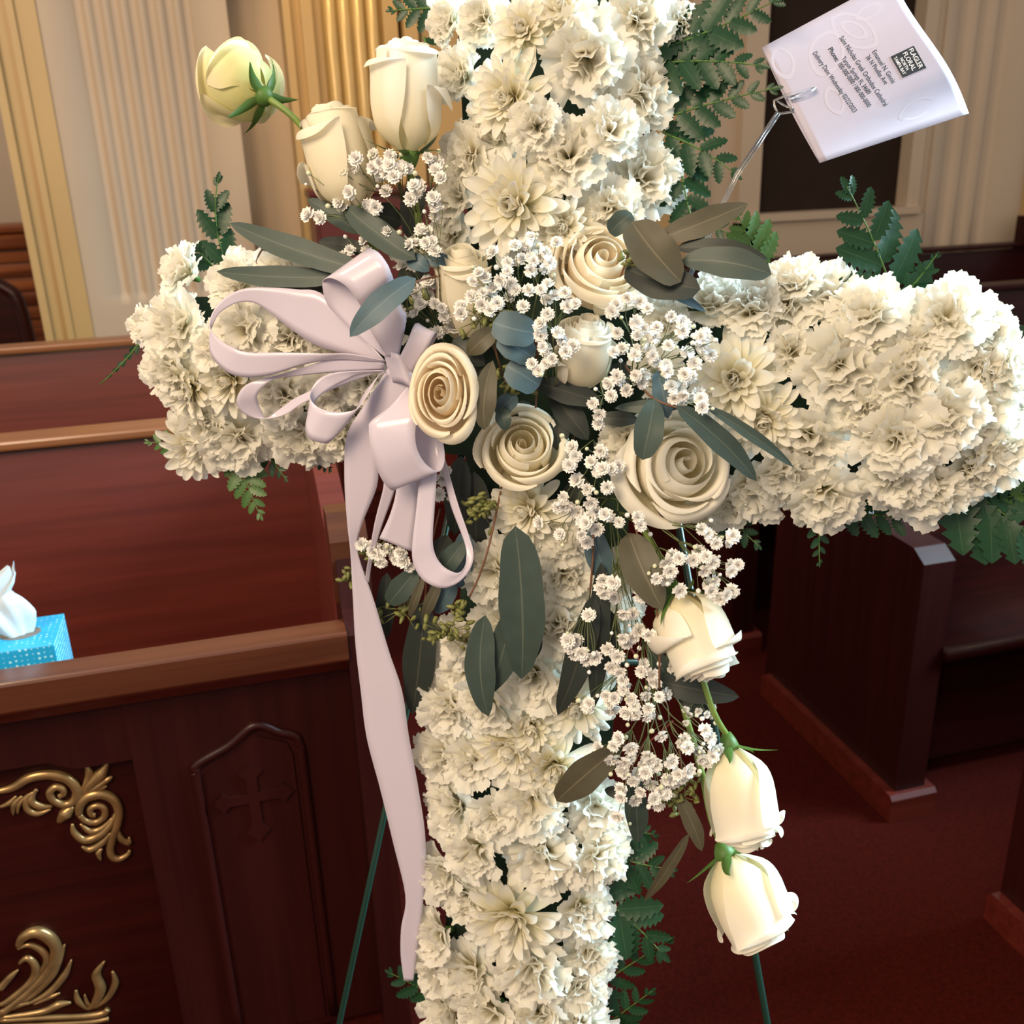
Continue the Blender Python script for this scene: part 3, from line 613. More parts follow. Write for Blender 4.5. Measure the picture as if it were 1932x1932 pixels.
strip('loop', [(1440, 970, 1530, 1050, .05), (1440, 915, 1555, 985, .06), (1500, 790, 1640, 850, .068), (1540, 690, 1690, 750, .068), (1565, 655, 1715, 725, .06), (1590, 690, 1700, 790, .045), (1480, 940, 1560, 1010, .04)], Z1)
strip('tail', [(735, 690, 780, 735, .05), (690, 760, 745, 790, .052), (655, 820, 715, 850, .048), (650, 900, 712, 915, .042), (655, 985, 683, 990, .034), (661, 1043, 675, 1040, .026), (666, 1130, 706, 1133, .018), (671, 1217, 734, 1228, .012), (681, 1304, 759, 1304, .008), (692, 1391, 772, 1391, .004), (718, 1490, 790, 1490, 0), (742, 1590, 803, 1585, -.005), (765, 1690, 800, 1680, -.01), (757, 1750, 792, 1755, -.014), (756, 1800, 785, 1810, -.018), (762, 1850, 780, 1850, -.02)])
strip('tail', [(440, 100, 600, 60, .05), (440, 290, 590, 230, .05), (400, 450, 570, 450, .048), (330, 605, 542, 692, .045)], Z2)
strip('tail', [(355, 200, 435, 200, .045), (355, 280, 432, 290, .043), (300, 500, 350, 520, .035), (258, 740, 290, 720, .028), (237, 870, 262, 895, .02)], Z2)
strip('knot', [(722, 662, 738, 722, .052), (735, 664, 755, 722, .060), (752, 668, 775, 730, .062), (775, 680, 795, 735, .05)])

# ================================================================== EUCALYPTUS
def leafgeo(b, tip, wpx, o0, o1, bend=0, arch=.01, twist=0.0, p0=.6, p1=.7, fold=.12):
    B, T = at(*b, o0), at(*tip, o1); W = wpx*pxm(*b, o0)
    tg = nrm(T-B); n0 = nrm(-FWD - tg*(-FWD@tg)); side = np.cross(tg, n0)
    mid = (B+T)/2 + side*bend*pxm(*b, o0) + n0*arch
    pk = max((s**p0)*((1-s)**p1) for s in np.linspace(0, 1, 60))
    def fn(s, t):
        c = B*(1-s)**2+mid*2*s*(1-s)+T*s*s
        d = nrm((mid-B)*(1-s)+(T-mid)*s); n = nrm(n0-d*(n0@d)); sd = np.cross(d, n)
        tw = twist*(s-.3); sd, n = sd*cos(tw)+n*sin(tw), n*cos(tw)-sd*sin(tw)
        wd = W/2*(s**p0)*((1-s)**p1)/pk*(1+.04*sin(14*s+t))
        return c+sd*wd*t+n*(fold*wd*abs(t)+.05*wd*sin(9*s)*t)
    return grid(fn, 14, 6)
def seeds(c, o, n, rad, seed):
    r = np.random.RandomState(seed); gs = []
    for i in range(n):
        a = at(c[0]+r.normal(0, rad), c[1]+r.normal(0, rad*.8), o+r.uniform(-.008, .01)); d = nrm(V(r.normal(), r.normal(), r.normal()*.5)); s_ = .0036*r.uniform(.7, 1.2)
        gs.append(tube([a-d*s_*1.2, a-d*s_*.3, a+d*s_*.8, a+d*s_*1.5], [s_*.25, s_*.6, s_*.7, s_*.12], 6))
        gs.append(tube([a-d*s_*1.2, at(c[0], c[1], o-.01)], .0005, 3))
    return join(*gs)
G, O, BL, DK = 'euc', 'euc_olive', 'euc_blue', 'euc_dark'
def sprig(label, stem, leaves, sd=(), tw='twig'):
    t = thing('eucalyptus_sprig', at(*stem[0]), label, 'eucalyptus', 'eucalyptus of the bouquet')
    obj('stem', tube(cat([at(*q) for q in stem], 12), .0011, 5), M[tw], t)
    for l in leaves:
        m_, b, tip, w_, o0, o1 = l[:6]; kw = l[6] if len(l) > 6 else {}
        obj('leaf', leafgeo(b, tip, w_, o0, o1, **kw), M[m_], t)
    for i, (c, o, n, rad) in enumerate(sd): obj('seed_cluster', seeds(c, o, n, rad, int(c[0]+c[1])), M['seed'], t)
    return t
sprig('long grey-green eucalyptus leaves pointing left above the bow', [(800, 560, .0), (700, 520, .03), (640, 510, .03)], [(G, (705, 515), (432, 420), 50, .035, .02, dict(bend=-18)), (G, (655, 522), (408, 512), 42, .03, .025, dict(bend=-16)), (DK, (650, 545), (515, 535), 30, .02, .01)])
sprig('grey eucalyptus leaf slanting under the upper left gypsophila', [(830, 540, .0), (780, 490, .035), (700, 440, .03)], [(G, (785, 490), (645, 385), 50, .04, .03, dict(bend=-10)), (G, (680, 440), (580, 375), 34, .02, .02), (DK, (700, 475), (600, 455), 30, .01, .01), (BL, (770, 485), (810, 512), 32, .03, .035)])
sprig('blue-green eucalyptus leaf lying over the top bow loop', [(830, 520, .02), (790, 530, .07), (775, 540, .09)], [(BL, (785, 525), (660, 636), 52, .09, .115, dict(bend=10)), (BL, (860, 495), (790, 490), 26, .02, .03)], [((768, 560), .05, 8, 14)])
sprig('broad olive eucalyptus leaves at the upper right of the bouquet', [(1130, 600, .0), (1180, 500, .03), (1195, 430, .045), (1260, 440, .03)], [(O, (1192, 418), (1285, 532), 84, .055, .06, dict(p0=.42, p1=.5, bend=14)), (G, (1150, 440), (1192, 402), 40, .04, .04, dict(p0=.4, p1=.4)), (O, (1240, 452), (1412, 384), 50, .03, .02, dict(bend=8)), (DK, (1275, 468), (1450, 490), 36, .03, .03, dict(bend=-14)), (G, (1285, 492), (1456, 518), 58, .045, .05, dict(bend=-14, p1=.5)), (DK, (1180, 505), (1322, 545), 70, .04, .055, dict(bend=18, p0=.5, p1=.5)), (BL, (1215, 525), (1332, 588), 22, .03, .03)], [((1195, 480), .04, 12, 14)])
sprig('three rounded blue eucalyptus leaves stacked at the bouquet centre', [(1010, 780, .0), (1015, 690, .05), (1005, 610, .06)], [(BL, (1012, 628), (930, 608), 66, .075, .085, dict(p0=.4, p1=.35, bend=-10)), (BL, (1008, 675), (938, 638), 54, .07, .08, dict(p0=.4, p1=.4)), (BL, (1018, 728), (955, 690), 62, .065, .075, dict(p0=.4, p1=.35)), (BL, (975, 745), (935, 780), 36, .04, .045)], [((975, 700), .035, 16, 22), ((965, 735), .04, 12, 14)])
sprig('olive eucalyptus leaves beside the peach rose', [(960, 740, .0), (940, 680, .05), (930, 640, .055)], [(O, (935, 622), (882, 668), 42, .06, .06), (O, (930, 680), (914, 812), 46, .07, .085, dict(bend=14, p0=.8)), (DK, (855, 640), (915, 690), 44, .045, .05), (G, (945, 770), (955, 812), 30, .06, .065), (DK, (880, 690), (920, 735), 36, .04, .05)], [((905, 605), .05, 18, 26), ((925, 590), .055, 10, 18)])
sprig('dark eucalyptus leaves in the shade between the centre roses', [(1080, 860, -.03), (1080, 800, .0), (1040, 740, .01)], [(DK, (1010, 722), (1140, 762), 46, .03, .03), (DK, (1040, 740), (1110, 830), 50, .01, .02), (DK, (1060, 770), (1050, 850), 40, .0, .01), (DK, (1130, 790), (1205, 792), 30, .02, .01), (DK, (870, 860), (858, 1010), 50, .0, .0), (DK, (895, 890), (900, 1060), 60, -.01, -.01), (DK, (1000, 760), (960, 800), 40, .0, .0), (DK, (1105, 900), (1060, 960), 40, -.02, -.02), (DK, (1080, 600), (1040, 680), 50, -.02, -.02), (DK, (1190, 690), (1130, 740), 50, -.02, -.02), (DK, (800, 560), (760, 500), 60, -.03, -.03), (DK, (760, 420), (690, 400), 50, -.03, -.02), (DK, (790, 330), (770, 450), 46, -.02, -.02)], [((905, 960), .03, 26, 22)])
sprig('three grey-green eucalyptus leaves spreading over the largest rose', [(1180, 690, .01), (1230, 750, .08), (1300, 775, .08)], [(G, (1235, 752), (1212, 868), 56, .085, .105, dict(p1=.5)), (G, (1275, 765), (1428, 908), 46, .085, .06, dict(bend=-14)), (G, (1330, 765), (1498, 882), 24, .08, .06, dict(bend=-6)), (BL, (1240, 700), (1260, 790), 40, .06, .07), (G, (1290, 765), (1160, 770), 26, .06, .06)])
sprig('large grey eucalyptus leaves hanging in front of the lower post', [(950, 900, .0), (925, 1020, .06), (905, 1085, .065), (886, 1126, .065)], [(G, (972, 992), (984, 1282), 88, .075, .07, dict(bend=-14, p0=.5, p1=.6)), (G, (916, 1160), (922, 1352), 58, .065, .07, dict(bend=26)), (G, (965, 1150), (920, 1310), 60, .055, .06, dict(bend=-12)), (DK, (1005, 1160), (1002, 1250), 40, .05, .05)], [((840, 1195), .055, 34, 20), ((865, 1150), .055, 14, 14), ((900, 965), .05, 16, 20)])
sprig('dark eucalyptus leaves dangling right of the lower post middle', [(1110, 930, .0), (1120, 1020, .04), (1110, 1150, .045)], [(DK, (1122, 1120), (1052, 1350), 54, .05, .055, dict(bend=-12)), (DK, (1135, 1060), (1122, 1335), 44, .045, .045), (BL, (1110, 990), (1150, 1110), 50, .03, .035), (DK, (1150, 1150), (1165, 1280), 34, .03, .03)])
sprig('single olive eucalyptus leaf on a long bent stalk above the hanging rose', [(1180, 920, .0), (1200, 1000, .05), (1240, 1150, .075), (1244, 1300, .085)], [(O, (1186, 1005), (1250, 1150), 74, .055, .085, dict(bend=10, p0=.55))])
sprig('dark eucalyptus leaf pointing right below the hanging rose', [(1180, 1210, .01), (1230, 1280, .03), (1250, 1295, .035)], [(DK, (1240, 1285), (1395, 1315), 52, .035, .03, dict(p0=.5)), (DK, (1280, 1315), (1345, 1350), 36, .02, .02), (G, (1225, 1225), (1275, 1300), 40, .02, .02)], tw='redtwig')
sprig('olive eucalyptus leaves crossing the right edge of the lower post', [(1270, 1360, .02), (1200, 1420, .035), (1160, 1440, .04)], [(O, (1172, 1408), (1050, 1512), 64, .045, .05, dict(bend=10, p1=.55)), (G, (1195, 1455), (1204, 1590), 44, .035, .03), (DK, (1140, 1490), (1215, 1500), 26, .02, .02)], tw='redtwig')
sprig('thin pale eucalyptus leaves at the bottom of the right trail', [(1280, 1400, .02), (1290, 1480, .035), (1303, 1570, .035)], [(O, (1300, 1572), (1216, 1700), 24, .035, .03), (O, (1278, 1500), (1324, 1606), 32, .04, .045, dict(bend=-8))], [((1275, 1500), .04, 34, 22), ((1290, 1470), .04, 12, 16)])
sprig('cluster of grey eucalyptus leaves hanging behind the bow tails', [(830, 960, -.01), (810, 1050, .0), (800, 1150, -.01)], [(G, (875, 1022), (830, 1082), 40, .045, .05), (G, (787, 1075), (733, 1140), 46, .01, .01, dict(p0=.5, p1=.5)), (O, (830, 1095), (798, 1168), 24, .03, .03), (O, (800, 1085), (772, 1165), 18, .03, .03), (BL, (858, 1095), (822, 1158), 38, .02, .02), (BL, (878, 1000), (868, 1110), 44, .02, .02), (DK, (800, 1130), (778, 1348), 64, -.01, -.02, dict(bend=-8)), (DK, (730, 1080), (726, 1210), 36, -.02, -.03), (DK, (790, 1160), (800, 1240), 50, -.02, -.03), (DK, (845, 1010), (815, 1090), 50, -.02, -.02)], [((760, 1150), -.005, 24, 22), ((655, 1085), .0, 18, 12), ((690, 1040), .01, 14, 12)])

# ================================================================== FERNS
def pinna(seed):
    r = np.random.RandomState(seed); nt_ = 6
    def fn(s, t):
        prof = (s+.03)**.45*(1-s)**.62*1.5
        saw = 1-.50*((s*nt_+.15*t) % 1.0)
        wd = .36*prof*(saw if abs(t) > .9 else 1)
        return (wd*t, s+.05*abs(t)*(1-s), .25*wd*abs(t)-.10*s*s+.004*sin(20*s)*t)
    g = grid(fn, 24, 2); return g
PIN = {k: [mesh('leaflet', *g[:2], M[k], g[2]) for g in (pinna(1), pinna(2))] for k in ('fern', 'fern_light')}
def fern(label, base, tip, wpx, o0, o1, n=11, bend=0, m='fern', ang=52, twist=0.0):
    B, T = at(*base, o0), at(*tip, o1); sc = pxm(*base, o0)
    tg = nrm(T-B); n0 = nrm(-FWD-tg*(-FWD@tg)); side = np.cross(tg, n0)
    n0, side = n0*cos(twist)+side*sin(twist), side*cos(twist)-n0*sin(twist)
    mid = (B+T)/2+side*bend*sc
    t = thing('fern_frond', B, label, 'fern', 'leatherleaf fern fronds')
    pt = lambda s: B*(1-s)**2+mid*2*s*(1-s)+T*s*s
    obj('rachis', tube([pt(i/10) for i in range(11)], np.linspace(.0013, .0005, 11), 5), M['sepal'], t)
    n = max(4, int(n*.72))
    for i in range(n):
        s = .06+.86*i/(n-1); c = pt(s); d = nrm((mid-B)*(1-s)+(T-mid)*s); sd = nrm(np.cross(d, n0))
        L = wpx*.60*sc*min(1, (1.06-s)**.7*1.15)*random.uniform(.9, 1.08)
        for k in (-1, 1):
            a = radians(ang-14*s+random.uniform(-7, 7)); yv = nrm(d*cos(a)+sd*k*sin(a)+n0*random.uniform(-.18, .15))
            zv = nrm(n0-yv*(n0@yv)+sd*random.uniform(-.25, .25)); zv = nrm(zv-yv*(zv@yv)); xv = np.cross(yv, zv)
            link('leaflet', random.choice(PIN[m]), t, mat4(xv, yv, zv, c-B+d*k*.0015, L*1.15, L, L))
    zv = n0; yv = nrm(T-mid); xv = np.cross(yv, zv)
    link('leaflet', PIN[m][0], t, mat4(xv, yv, zv, pt(.94)-B, wpx*.2*sc))
    return t
fern('dark fern frond at the top right, uppermost beside the post', (1240, 95), (1475, -5), 150, -.05, -.02, 9, 10)
fern('fern frond below it pointing toward the card corner', (1235, 120), (1440, 125), 130, -.045, -.02, 9, -14)
fern('fern frond reaching right under the card', (1230, 230), (1470, 165), 110, -.05, -.02, 10, -8)
fern('fern frond drooping right along the upper post', (1250, 250), (1390, 330), 120, -.045, -.03, 8, -14)
fern('bluish glossy fern frond at the foot of the card pick', (1285, 300), (1320, 450), 110, -.05, -.03, 8, 14)
fern('fern frond behind the card pick above the eucalyptus', (1260, 400), (1390, 445), 90, -.06, -.04, 7, 0)
fern('tallest fern frond standing above the right arm', (1700, 600), (1598, 352), 190, -.05, -.01, 9, 14)
fern('smaller fern frond leaning right above the right arm', (1690, 575), (1768, 480), 70, -.05, -.02, 6, 4)
fern('light green fern tip above the right arm near the bouquet', (1435, 510), (1392, 402), 110, -.05, -.03, 8, 0, 'fern_light')
fern('large fern frond at the lower right end of the right arm', (1780, 900), (1975, 1040), 230, -.06, -.03, 9, -20)
fern('bright green fern under the right end of the right arm', (1800, 960), (1960, 925), 110, -.07, -.04, 7, 0, 'fern_light')
fern('short fern tip hanging straight below the right arm', (1545, 960), (1546, 1066), 56, -.04, -.03, 8, 0)
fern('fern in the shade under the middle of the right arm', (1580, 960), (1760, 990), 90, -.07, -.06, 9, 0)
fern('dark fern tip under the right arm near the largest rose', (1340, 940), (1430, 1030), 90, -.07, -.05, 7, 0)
fern('curled dark fern standing above the left arm', (430, 505), (412, 335), 110, -.05, -.04, 6, -26, 'fern', 35)
fern('dark fern beside the curled one at the left arm', (400, 500), (372, 470), 60, -.05, -.04, 5, 0)
fern('thin fern frond at the left end of the left arm', (275, 630), (188, 725), 34, -.06, -.04, 10, -10, 'fern', 25)
fern('small curled fern under the left arm end', (350, 850), (278, 835), 60, -.06, -.05, 6, 10, 'fern_light')
fern('fern frond hanging below the left arm', (450, 850), (492, 975), 84, -.06, -.04, 9, 8, 'fern_light')
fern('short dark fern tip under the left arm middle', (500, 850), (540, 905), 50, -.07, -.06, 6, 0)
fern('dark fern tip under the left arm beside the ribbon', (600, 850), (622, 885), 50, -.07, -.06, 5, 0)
fern('glossy fern frond right of the lower post', (1140, 1610), (1262, 1640), 120, -.05, -.04, 8, 6)
fern('wide glossy fern frond lower on the right of the lower post', (1130, 1690), (1250, 1800), 150, -.05, -.03, 8, -10)
fern('fern frond near the bottom right of the lower post', (1110, 1870), (1268, 1770), 90, -.06, -.05, 9, 0)
fern('lowest fern frond right of the lower post', (1120, 1950), (1230, 1870), 100, -.06, -.05, 9, 0)
fern('dark fern by the tip of the right eucalyptus trail', (1160, 1560), (1235, 1575), 70, -.06, -.05, 7, 0)
fern('fern sprig at the left of the lower post bottom', (815, 1875), (735, 1835), 80, -.05, -.04, 5, 0)
fern('small fern tip on the left edge of the lower post', (820, 1640), (760, 1600), 56, -.05, -.04, 6, 0)
fern('dark fern hanging at the upper left of the upper post', (815, 15), (738, 20), 80, -.05, -.04, 6, 0)
fern('narrow dark fern behind the upright white rose', (800, 70), (835, 190), 44, -.04, -.04, 9, 0)

# ================================================================== BABY'S BREATH
def floret(seed):
    r = np.random.RandomState(seed); gs = []
    for n, el, L in ((7, 8, 1.0), (7, 35, .92), (6, 58, .8), (4, 78, .65)):
        a0 = r.uniform(0, 6)
        for i in range(n):
            a = a0+i*2*pi/n+r.uniform(-.2, .2); e = radians(el+r.uniform(-9, 9)); w_ = .42*L
            d = np.array([cos(a)*cos(e), sin(a)*cos(e), sin(e)]); sd = np.array([-sin(a), cos(a), 0]); nn = np.cross(d, sd)
            gs.append(grid(lambda s, t: d*(L*s*(1-.14*(abs(t) < .1)*(s > .9)))+sd*w_*t*(s**.6)*(1-.25*(s > .9))+nn*(.16*s*(t*t-.4)), 3, 2))
    g = join(*gs); return mesh('floret', g[0], g[1], M['gyp'])
FLOR = [floret(40+i) for i in range(4)]
_b = tube([(0, 0, -1), (0, 0, -.7), (0, 0, 0), (0, 0, .7), (0, 0, 1)], [.15, .7, 1, .72, .15], 8)
BUD = mesh('bud', *_b, M['gypbud']); BUDW = mesh('bud', *_b, M['gyp'])
def gyp(label, root, pts, conv, o0=.05, o1=.085, nb=10, rr=15, seed=0):
    r = np.random.RandomState(seed)
    P = [(conv[0]+a/conv[2], conv[1]+b_/conv[2]) for a, b_ in pts]
    for q in list(P):
        if r.rand() < .38:
            a = r.uniform(0, 6.28); P.append((q[0]+17*cos(a), q[1]+17*sin(a)))
    t = thing('gypsophila_sprig', at(*root), label, 'gypsophila', "gypsophila of the bouquet")
    Rt = at(*root); stems = []; K = max(1, len(P)//5)
    cen = [np.array(P[i]) for i in r.choice(len(P), K, replace=False)]
    for _ in range(4):
        asg = [min(range(K), key=lambda k: (p[0]-cen[k][0])**2+(p[1]-cen[k][1])**2) for p in P]
        for k in range(K):
            q = [P[i] for i in range(len(P)) if asg[i] == k]
            if q: cen[k] = np.mean(q, axis=0)
    for k in range(K):
        mem = [P[i] for i in range(len(P)) if asg[i] == k]
        if not mem: continue
        f = .62; nx, ny = root[0]+(cen[k][0]-root[0])*f, root[1]+(cen[k][1]-root[1])*f
        d = np.hypot(cen[k][0]-root[0], cen[k][1]-root[1]); lim = 70
        if d*(1-f) > lim: ff = 1-lim/d; nx, ny = root[0]+(cen[k][0]-root[0])*ff, root[1]+(cen[k][1]-root[1])*ff
        node = at(nx, ny, (o0+root[2])/2+.01)
        stems.append(tube(cat([Rt, (Rt+node)/2+V(r.normal(), r.normal(), .3)*.006, node], 6), .0007, 4))
        for q in mem:
            o = r.uniform(o0, o1); c = at(q[0], q[1], o)
            ax = nrm(nrm(c-node)*.5+V(r.normal()*.35, r.normal()*.35, .9)); x, y, z = frame(ax, None, r.uniform(0, 6))
            s_ = rr*r.uniform(.85, 1.12)*pxm(q[0], q[1], o)
            link('floret', FLOR[r.randint(4)], t, mat4(x, y, z, c-Rt-z*s_*.35, s_))
            stems.append(tube(cat([node, (node+c)/2+V(r.normal(), r.normal(), 0)*.003, c-z*s_*.3], 5), .00045, 3))
        for _ in range(max(1, nb*len(mem)//40)):
            q = mem[r.randint(len(mem))]; a = r.uniform(0, 6.28); dd = r.uniform(18, 30)
            c = at(q[0]+dd*cos(a), q[1]+dd*sin(a), r.uniform(o0, o1)); s_ = r.uniform(3, 5.5)*pxm(*q, o0)
            ax = nrm(c-node); x, y, z = frame(ax); link('bud', BUD if r.rand() < .5 else BUDW, t, mat4(x, y, z, c-Rt, s_))
            stems.append(tube([node, c], .0004, 3))
    obj('stem', join(*stems), M['gypstem'], t)
    return t
def pairs(s): return [tuple(map(int, q.split(','))) for q in s.split()]
ZA = (330, 20, 3.513); ZB = (640, 380, 3.864); ZC = (1000, 380, 3.22); ZD = (980, 880, 3.219); ZE = (1100, 1280, 2.964); ZF = (620, 840, 3.45)
gyp('gypsophila spray at the upper left under the two white roses', (790, 470, -.02), pairs('1310,950 1425,960 1195,975 1680,970 1420,1020 1550,1045 1105,1060 945,1135 1355,1090 1450,1095 1755,1100 1150,1205 1395,1190 1580,1150 1560,1245 1075,1265 1730,1290 870,1345 955,1370 1275,1290 1500,1020 1360,1010 1620,1160 1100,1290'), ZA, .03, .06, 20, 15, 1)
gyp('small gypsophila spray beside the narrow rosebud, left', (860, 600, .0), pairs('600,210 650,220 560,290 630,300 680,290 500,310 700,40 230,30 350,210 400,250'), ZB, .03, .05, 10, 14, 2)
gyp('shaded gypsophila spray between the bow and the narrow rosebud', (850, 660, -.01), pairs('450,460 640,570 690,600 660,680 700,740 750,780 830,910 720,950 520,450 590,740 540,800 610,650 80,350 190,340'), ZB, .01, .035, 10, 13, 3)
gyp('gypsophila spray at the top centre between two roses', (1000, 680, .0), pairs('1400,250 1280,310 1110,360 1440,330 1510,370 1330,410 1230,440 1420,430 1400,500 1500,490 975,580 1065,545 1170,580 1045,660 1280,640 1380,640 1240,690 1155,740 1040,760 960,690 890,820 1340,760 1580,290 1250,600 1360,320'), ZB, .05, .085, 14, 14, 4)
gyp('gypsophila spray around the small closed rosebud', (1040, 740, .02), pairs('1470,640 1515,710 1645,660 1665,760 1520,820 1460,880 1600,950 1470,980 1485,1060 1655,1095 1555,1150 1450,1230 1720,740 1500,1080'), ZB, .07, .095, 10, 14, 5)
gyp('wide gypsophila spray right of the small rosebud', (1190, 720, .02), pairs('590,590 500,670 670,610 860,700 940,750 770,760 690,770 650,810 760,820 530,800 840,870 560,890 650,900 510,910 960,910 750,940 1060,810 1050,870 1100,930 840,1030 940,1050 860,1120 880,1200 1030,1170 1050,1250 980,1315 920,1220 1000,980 620,590 730,900 930,730 760,970 830,1000 970,1060 640,930 920,1130'), ZC, .065, .10, 22, 15, 6)
gyp('gypsophila tuft below the small closed rosebud', (1150, 700, .03), pairs('690,1100 550,1080 470,1110 490,1180 590,1150 380,1230 420,1300 640,1060 530,1060'), ZC, .065, .09, 8, 15, 7)
gyp('gypsophila spray hanging between the two lower cream roses', (1120, 830, .0), pairs('250,1490 430,1520 280,1550 240,1600 440,1620 540,1610 370,1580 280,1690 200,1800 350,1750 470,1740 220,1860 290,1890 370,1840 410,1640'), ZC, .05, .08, 16, 15, 8)
gyp('gypsophila spray below the round spiral rose', (1150, 940, .0), pairs('290,250 355,280 435,240 430,310 425,360 380,420 540,300 605,340 740,360 110,340 240,410 520,290 400,340'), ZD, .05, .085, 26, 14, 9)
gyp('gypsophila spray above the rose hanging to the right', (1200, 960, .02), pairs('1150,410 1200,470 1300,420 970,560 900,590 1060,570 1090,520 1290,600 1180,590 890,690 980,760 1160,720 1290,760 1220,810 1130,640 1280,460 1330,600 1110,380 1190,700 940,540 1170,760'), ZD, .07, .105, 26, 15, 10)
gyp('gypsophila spray trailing down the right of the lower post', (1150, 960, .02), pairs('510,700 520,780 580,800 740,790 810,800 690,900 420,900 730,1000 790,1030 650,1080 535,1115 330,1100 300,1110 380,1140 460,1170 600,1160 760,1200 565,1230 810,1270 820,1320 1140,950 1120,1020 930,1220 500,740 340,1060 630,1050'), ZD, .06, .095, 26, 15, 11)
gyp('gypsophila spray around the lower red twig', (1210, 1180, .02), pairs('630,1360 580,1410 540,1440 770,1400 850,1400 700,1460 410,1460 560,1490 790,1510 700,1510 640,1340 680,1420 420,1440 780,1530'), ZD, .05, .08, 20, 14, 12)
gyp('lowest gypsophila spray beside the upper drooping rose', (1230, 1290, .02), pairs('80,390 170,380 270,400 270,450 165,460 215,520 380,470 360,440 500,470 730,400 730,440 670,460 310,540 530,540 600,520 320,640 380,600 470,570 470,650 420,720 210,670 190,780 715,330 560,370 440,330 570,340 350,480 410,490 230,480 590,390 700,470 550,560 440,640'), ZE, .045, .085, 26, 15, 13)
gyp('gypsophila tuft tucked behind the short bow tails', (790, 960, -.01), pairs('290,700 340,770 380,680 460,700 480,760 530,800 270,660 740,220 720,320 330,720 420,730'), ZF, .015, .035, 10, 14, 14)
gyp('few tiny gypsophila buds by the rose stems', (1330, 1250, .0), pairs('1010,1480 1090,1490 1180,1470 1150,1430 1030,1510'), ZD, .02, .04, 20, 9, 15)

# ================================================================== CARD AND PICK
def dcard(px, py):
    u = ((px-1437)*111+(py-90)*217)/(111**2+217**2); u = min(1.1, max(-.1, u))
    v = ((px-1437)*245-(py-90)*130)/(245**2+130**2)
    return .925+.02*v - .012*u - .012*sin(min(1, max(0, u))*pi)*(.4+v) + .012*max(0, u-.8)*max(0, v)*5
def cat_(px, py, o=0.0): return CAM+ray(px, py)*(dcard(px, py)-o)
A_, D_, C_, B_ = map(np.array, ((1437., 90.), (1548., 307.), (1828., 214.), (1682., -42.)))
def cpx(a, b_):
    q = (A_*(1-a)+D_*a)*(1-b_)+(B_*(1-a)+C_*a)*b_
    e = np.array([.9, -.45]); return q+e*(6*sin(a*pi)*b_-8*sin(a*2*pi)*b_*.6)
cd_ = thing('florist_card', cat_(1560, 200), 'folded pale lavender florist card with printed lines on a clear pick', 'card')
def thin(g, off): # two-sided sheet
    o = obj(*g); md = o.modifiers.new('thickness', 'SOLIDIFY'); md.thickness = .0003; md.offset = 0; return o
thin(('front_leaf', grid(lambda s, t: cat_(*cpx(s, (t+1)/2)), 20, 20), M['card'], cd_), 0)
thin(('back_leaf', grid(lambda s, t: cat_(*(cpx(s, (t+1)/2*.97)+np.array([-5, 2])*(1-(t+1)/2*.6)*sin(min(1., s)*pi*.9)), -.006*(1-s)-.0016), 16, 12), M['card'], cd_), 0)
def text(txt, p, q, h, m='ink', name='lettering', depth=.0006, fill=True, bold=0.0):
    """text fitted on the card between baseline points p and q (photo pixels), cap height h"""
    cu = bpy.data.curves.new('t', 'FONT'); cu.body = txt; cu.size = 1; cu.resolution_u = 3; cu.offset = bold
    to = bpy.data.objects.new('t', cu); COL.objects.link(to)
    dg = bpy.context.evaluated_depsgraph_get(); me = to.evaluated_get(dg).to_mesh()
    vs = [v.co.copy() for v in me.vertices]; fs = [tuple(f.vertices) for f in me.polygons]
    to.to_mesh_clear() if False else None
    bpy.data.objects.remove(to); bpy.data.curves.remove(cu)
    p, q = np.array(p, float), np.array(q, float); d = q-p; wx = max(v.x for v in vs); x0 = min(v.x for v in vs)
    up = np.array([d[1], -d[0]]); up = up/np.linalg.norm(up)*h/.70
    W_ = [cat_(*(p+d*((v.x-x0)/(wx-x0))+up*v.y), depth) for v in vs]
    return obj(name, (W_, fs), M[m], cd_, False)
for tx, p, q, h in (('Emanuel N. Ginnis', (1645, 98), (1683, 158), 9.5), ('36 N Pinellas Ave', (1633, 108), (1669, 160), 9.5), ('Saint Nicholas Greek Orthodox Cathedral', (1583, 72), (1668, 201), 10), ('Tarpon Springs FL 34689', (1587, 111), (1637, 179), 9.5), ('Delivery Date: Wednesday 02/22/2023', (1533, 101), (1610, 213), 9.5)):
    text(tx, p, q, h, bold=.005)
text('Phone:', (1562, 93), (1577, 117), 9.5, bold=.02); text('000-000-0000 / 000-000-0000', (1580, 122), (1637, 203), 9.5, bold=.005)
LQ = [(1680, 107), (1724, 86), (1748, 128), (1703, 147)]     # bottom-left, top-left, top-right, bottom-right of the mark as it reads
def quad(L, inset, dep):
    c = np.mean(L, axis=0); P = [c+(np.array(p)-c)*inset for p in L]
    return [cat_(*((P[0]*(1-a)+P[3]*a)*(1-b_)+(P[1]*(1-a)+P[2]*a)*b_), dep) for a in np.linspace(0, 1, 5) for b_ in np.linspace(0, 1, 5)], [(i*5+j, i*5+j+1, i*5+j+6, i*5+j+5) for i in range(4) for j in range(4)]
obj('logo_border', quad(LQ, 1.06, .00045), M['cardmark'], cd_, False)
obj('logo_plate', quad(LQ, 1.0, .0006), M['ink'], cd_, False)
def onlogo(a0, a1, b_):
    P = list(map(np.array, LQ)); f = lambda a: (P[0]*(1-a)+P[3]*a)*(1-b_)+(P[1]*(1-a)+P[2]*a)*b_
    return f(a0), f(a1)
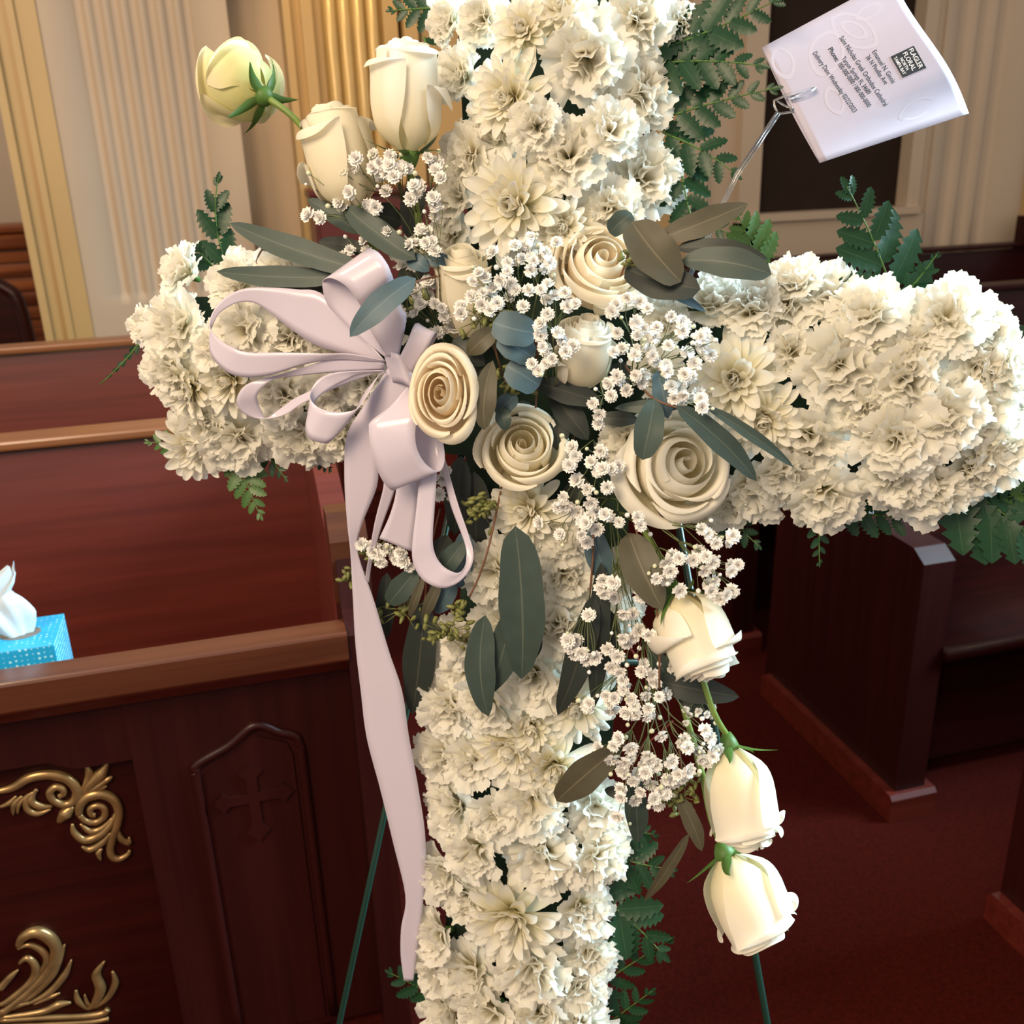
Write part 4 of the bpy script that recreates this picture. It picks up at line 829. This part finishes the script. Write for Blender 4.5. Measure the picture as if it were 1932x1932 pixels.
for tx, a0, a1, b_, h in (('FLAGLER', .07, .93, .74, 9), ('FLORAL', .10, .90, .47, 9), ('NORTH', .24, .78, .27, 6.5), ('TAMPA BAY', .10, .90, .08, 6.5)):
    p, q = onlogo(a0, a1, b_); text(tx, p, q, h, 'inkwhite', 'logo_lettering', .0008, bold=.01)
def ring(c, rx, ry, rot, wd):
    a = np.linspace(0, 2*pi, 41); vs, fs = [], []
    for t_ in a:
        lens = abs(sin(t_))**1.0*(1 if sin(t_) >= 0 else -1)
        for k in (1.0, 1-wd/max(rx, ry)):
            x_, y_ = rx*cos(t_)*k, ry*lens*k*(.55+.45*abs(sin(t_)))
            vs.append(cat_(c[0]+x_*cos(rot)-y_*sin(rot), c[1]+x_*sin(rot)+y_*cos(rot), .00024))
    for i in range(40): fs.append((2*i, 2*i+1, 2*i+3, 2*i+2))
    return vs, fs
for c, rx, ry, rot in (((1612, 58), 52, 30, .55), ((1612, 56), 30, 14, .5), ((1560, 100), 46, 34, 1.9), ((1478, 118), 34, 22, 1.2), ((1640, 22), 30, 13, -.5), ((1730, 205), 40, 17, -.5), ((1575, 190), 30, 18, 1.1)):
    obj('leaf_watermark', ring(c, rx, ry, rot, 9), M['cardmark'], cd_, False)
pk = thing('card_pick', at(1300, 520, -.03), 'clear plastic card pick holding the florist card, stuck in the upper right', 'card pick')
def lp(*q): return [cat_(x, y, o) for x, y, o in q]
obj('shaft', join(tube([at(1300, 520, -.02), cat_(1388, 330, -.004), cat_(1466, 213, -.002)], .0016, 8), tube([at(1304, 521, -.02), cat_(1392, 333, -.004), cat_(1471, 215, -.002)], .0012, 8)), M['clear'], pk)
obj('fork', join(tube(lp((1468, 214, -.002), (1462, 203, -.002), (1460, 190, -.002), (1482, 180, .003), (1512, 172, .004), (1540, 165, .005)), .0011, 8), tube(lp((1468, 214, -.002), (1475, 214, -.003), (1494, 211, -.003), (1499, 202, -.003)), .0011, 8), tube(lp((1466, 191, 0), (1482, 200, .001), (1497, 206, .001)), .001, 8), tube(lp((1492, 186, .004), (1518, 177, .005), (1537, 168, .005)), .0022, 8)), M['clear'], pk)
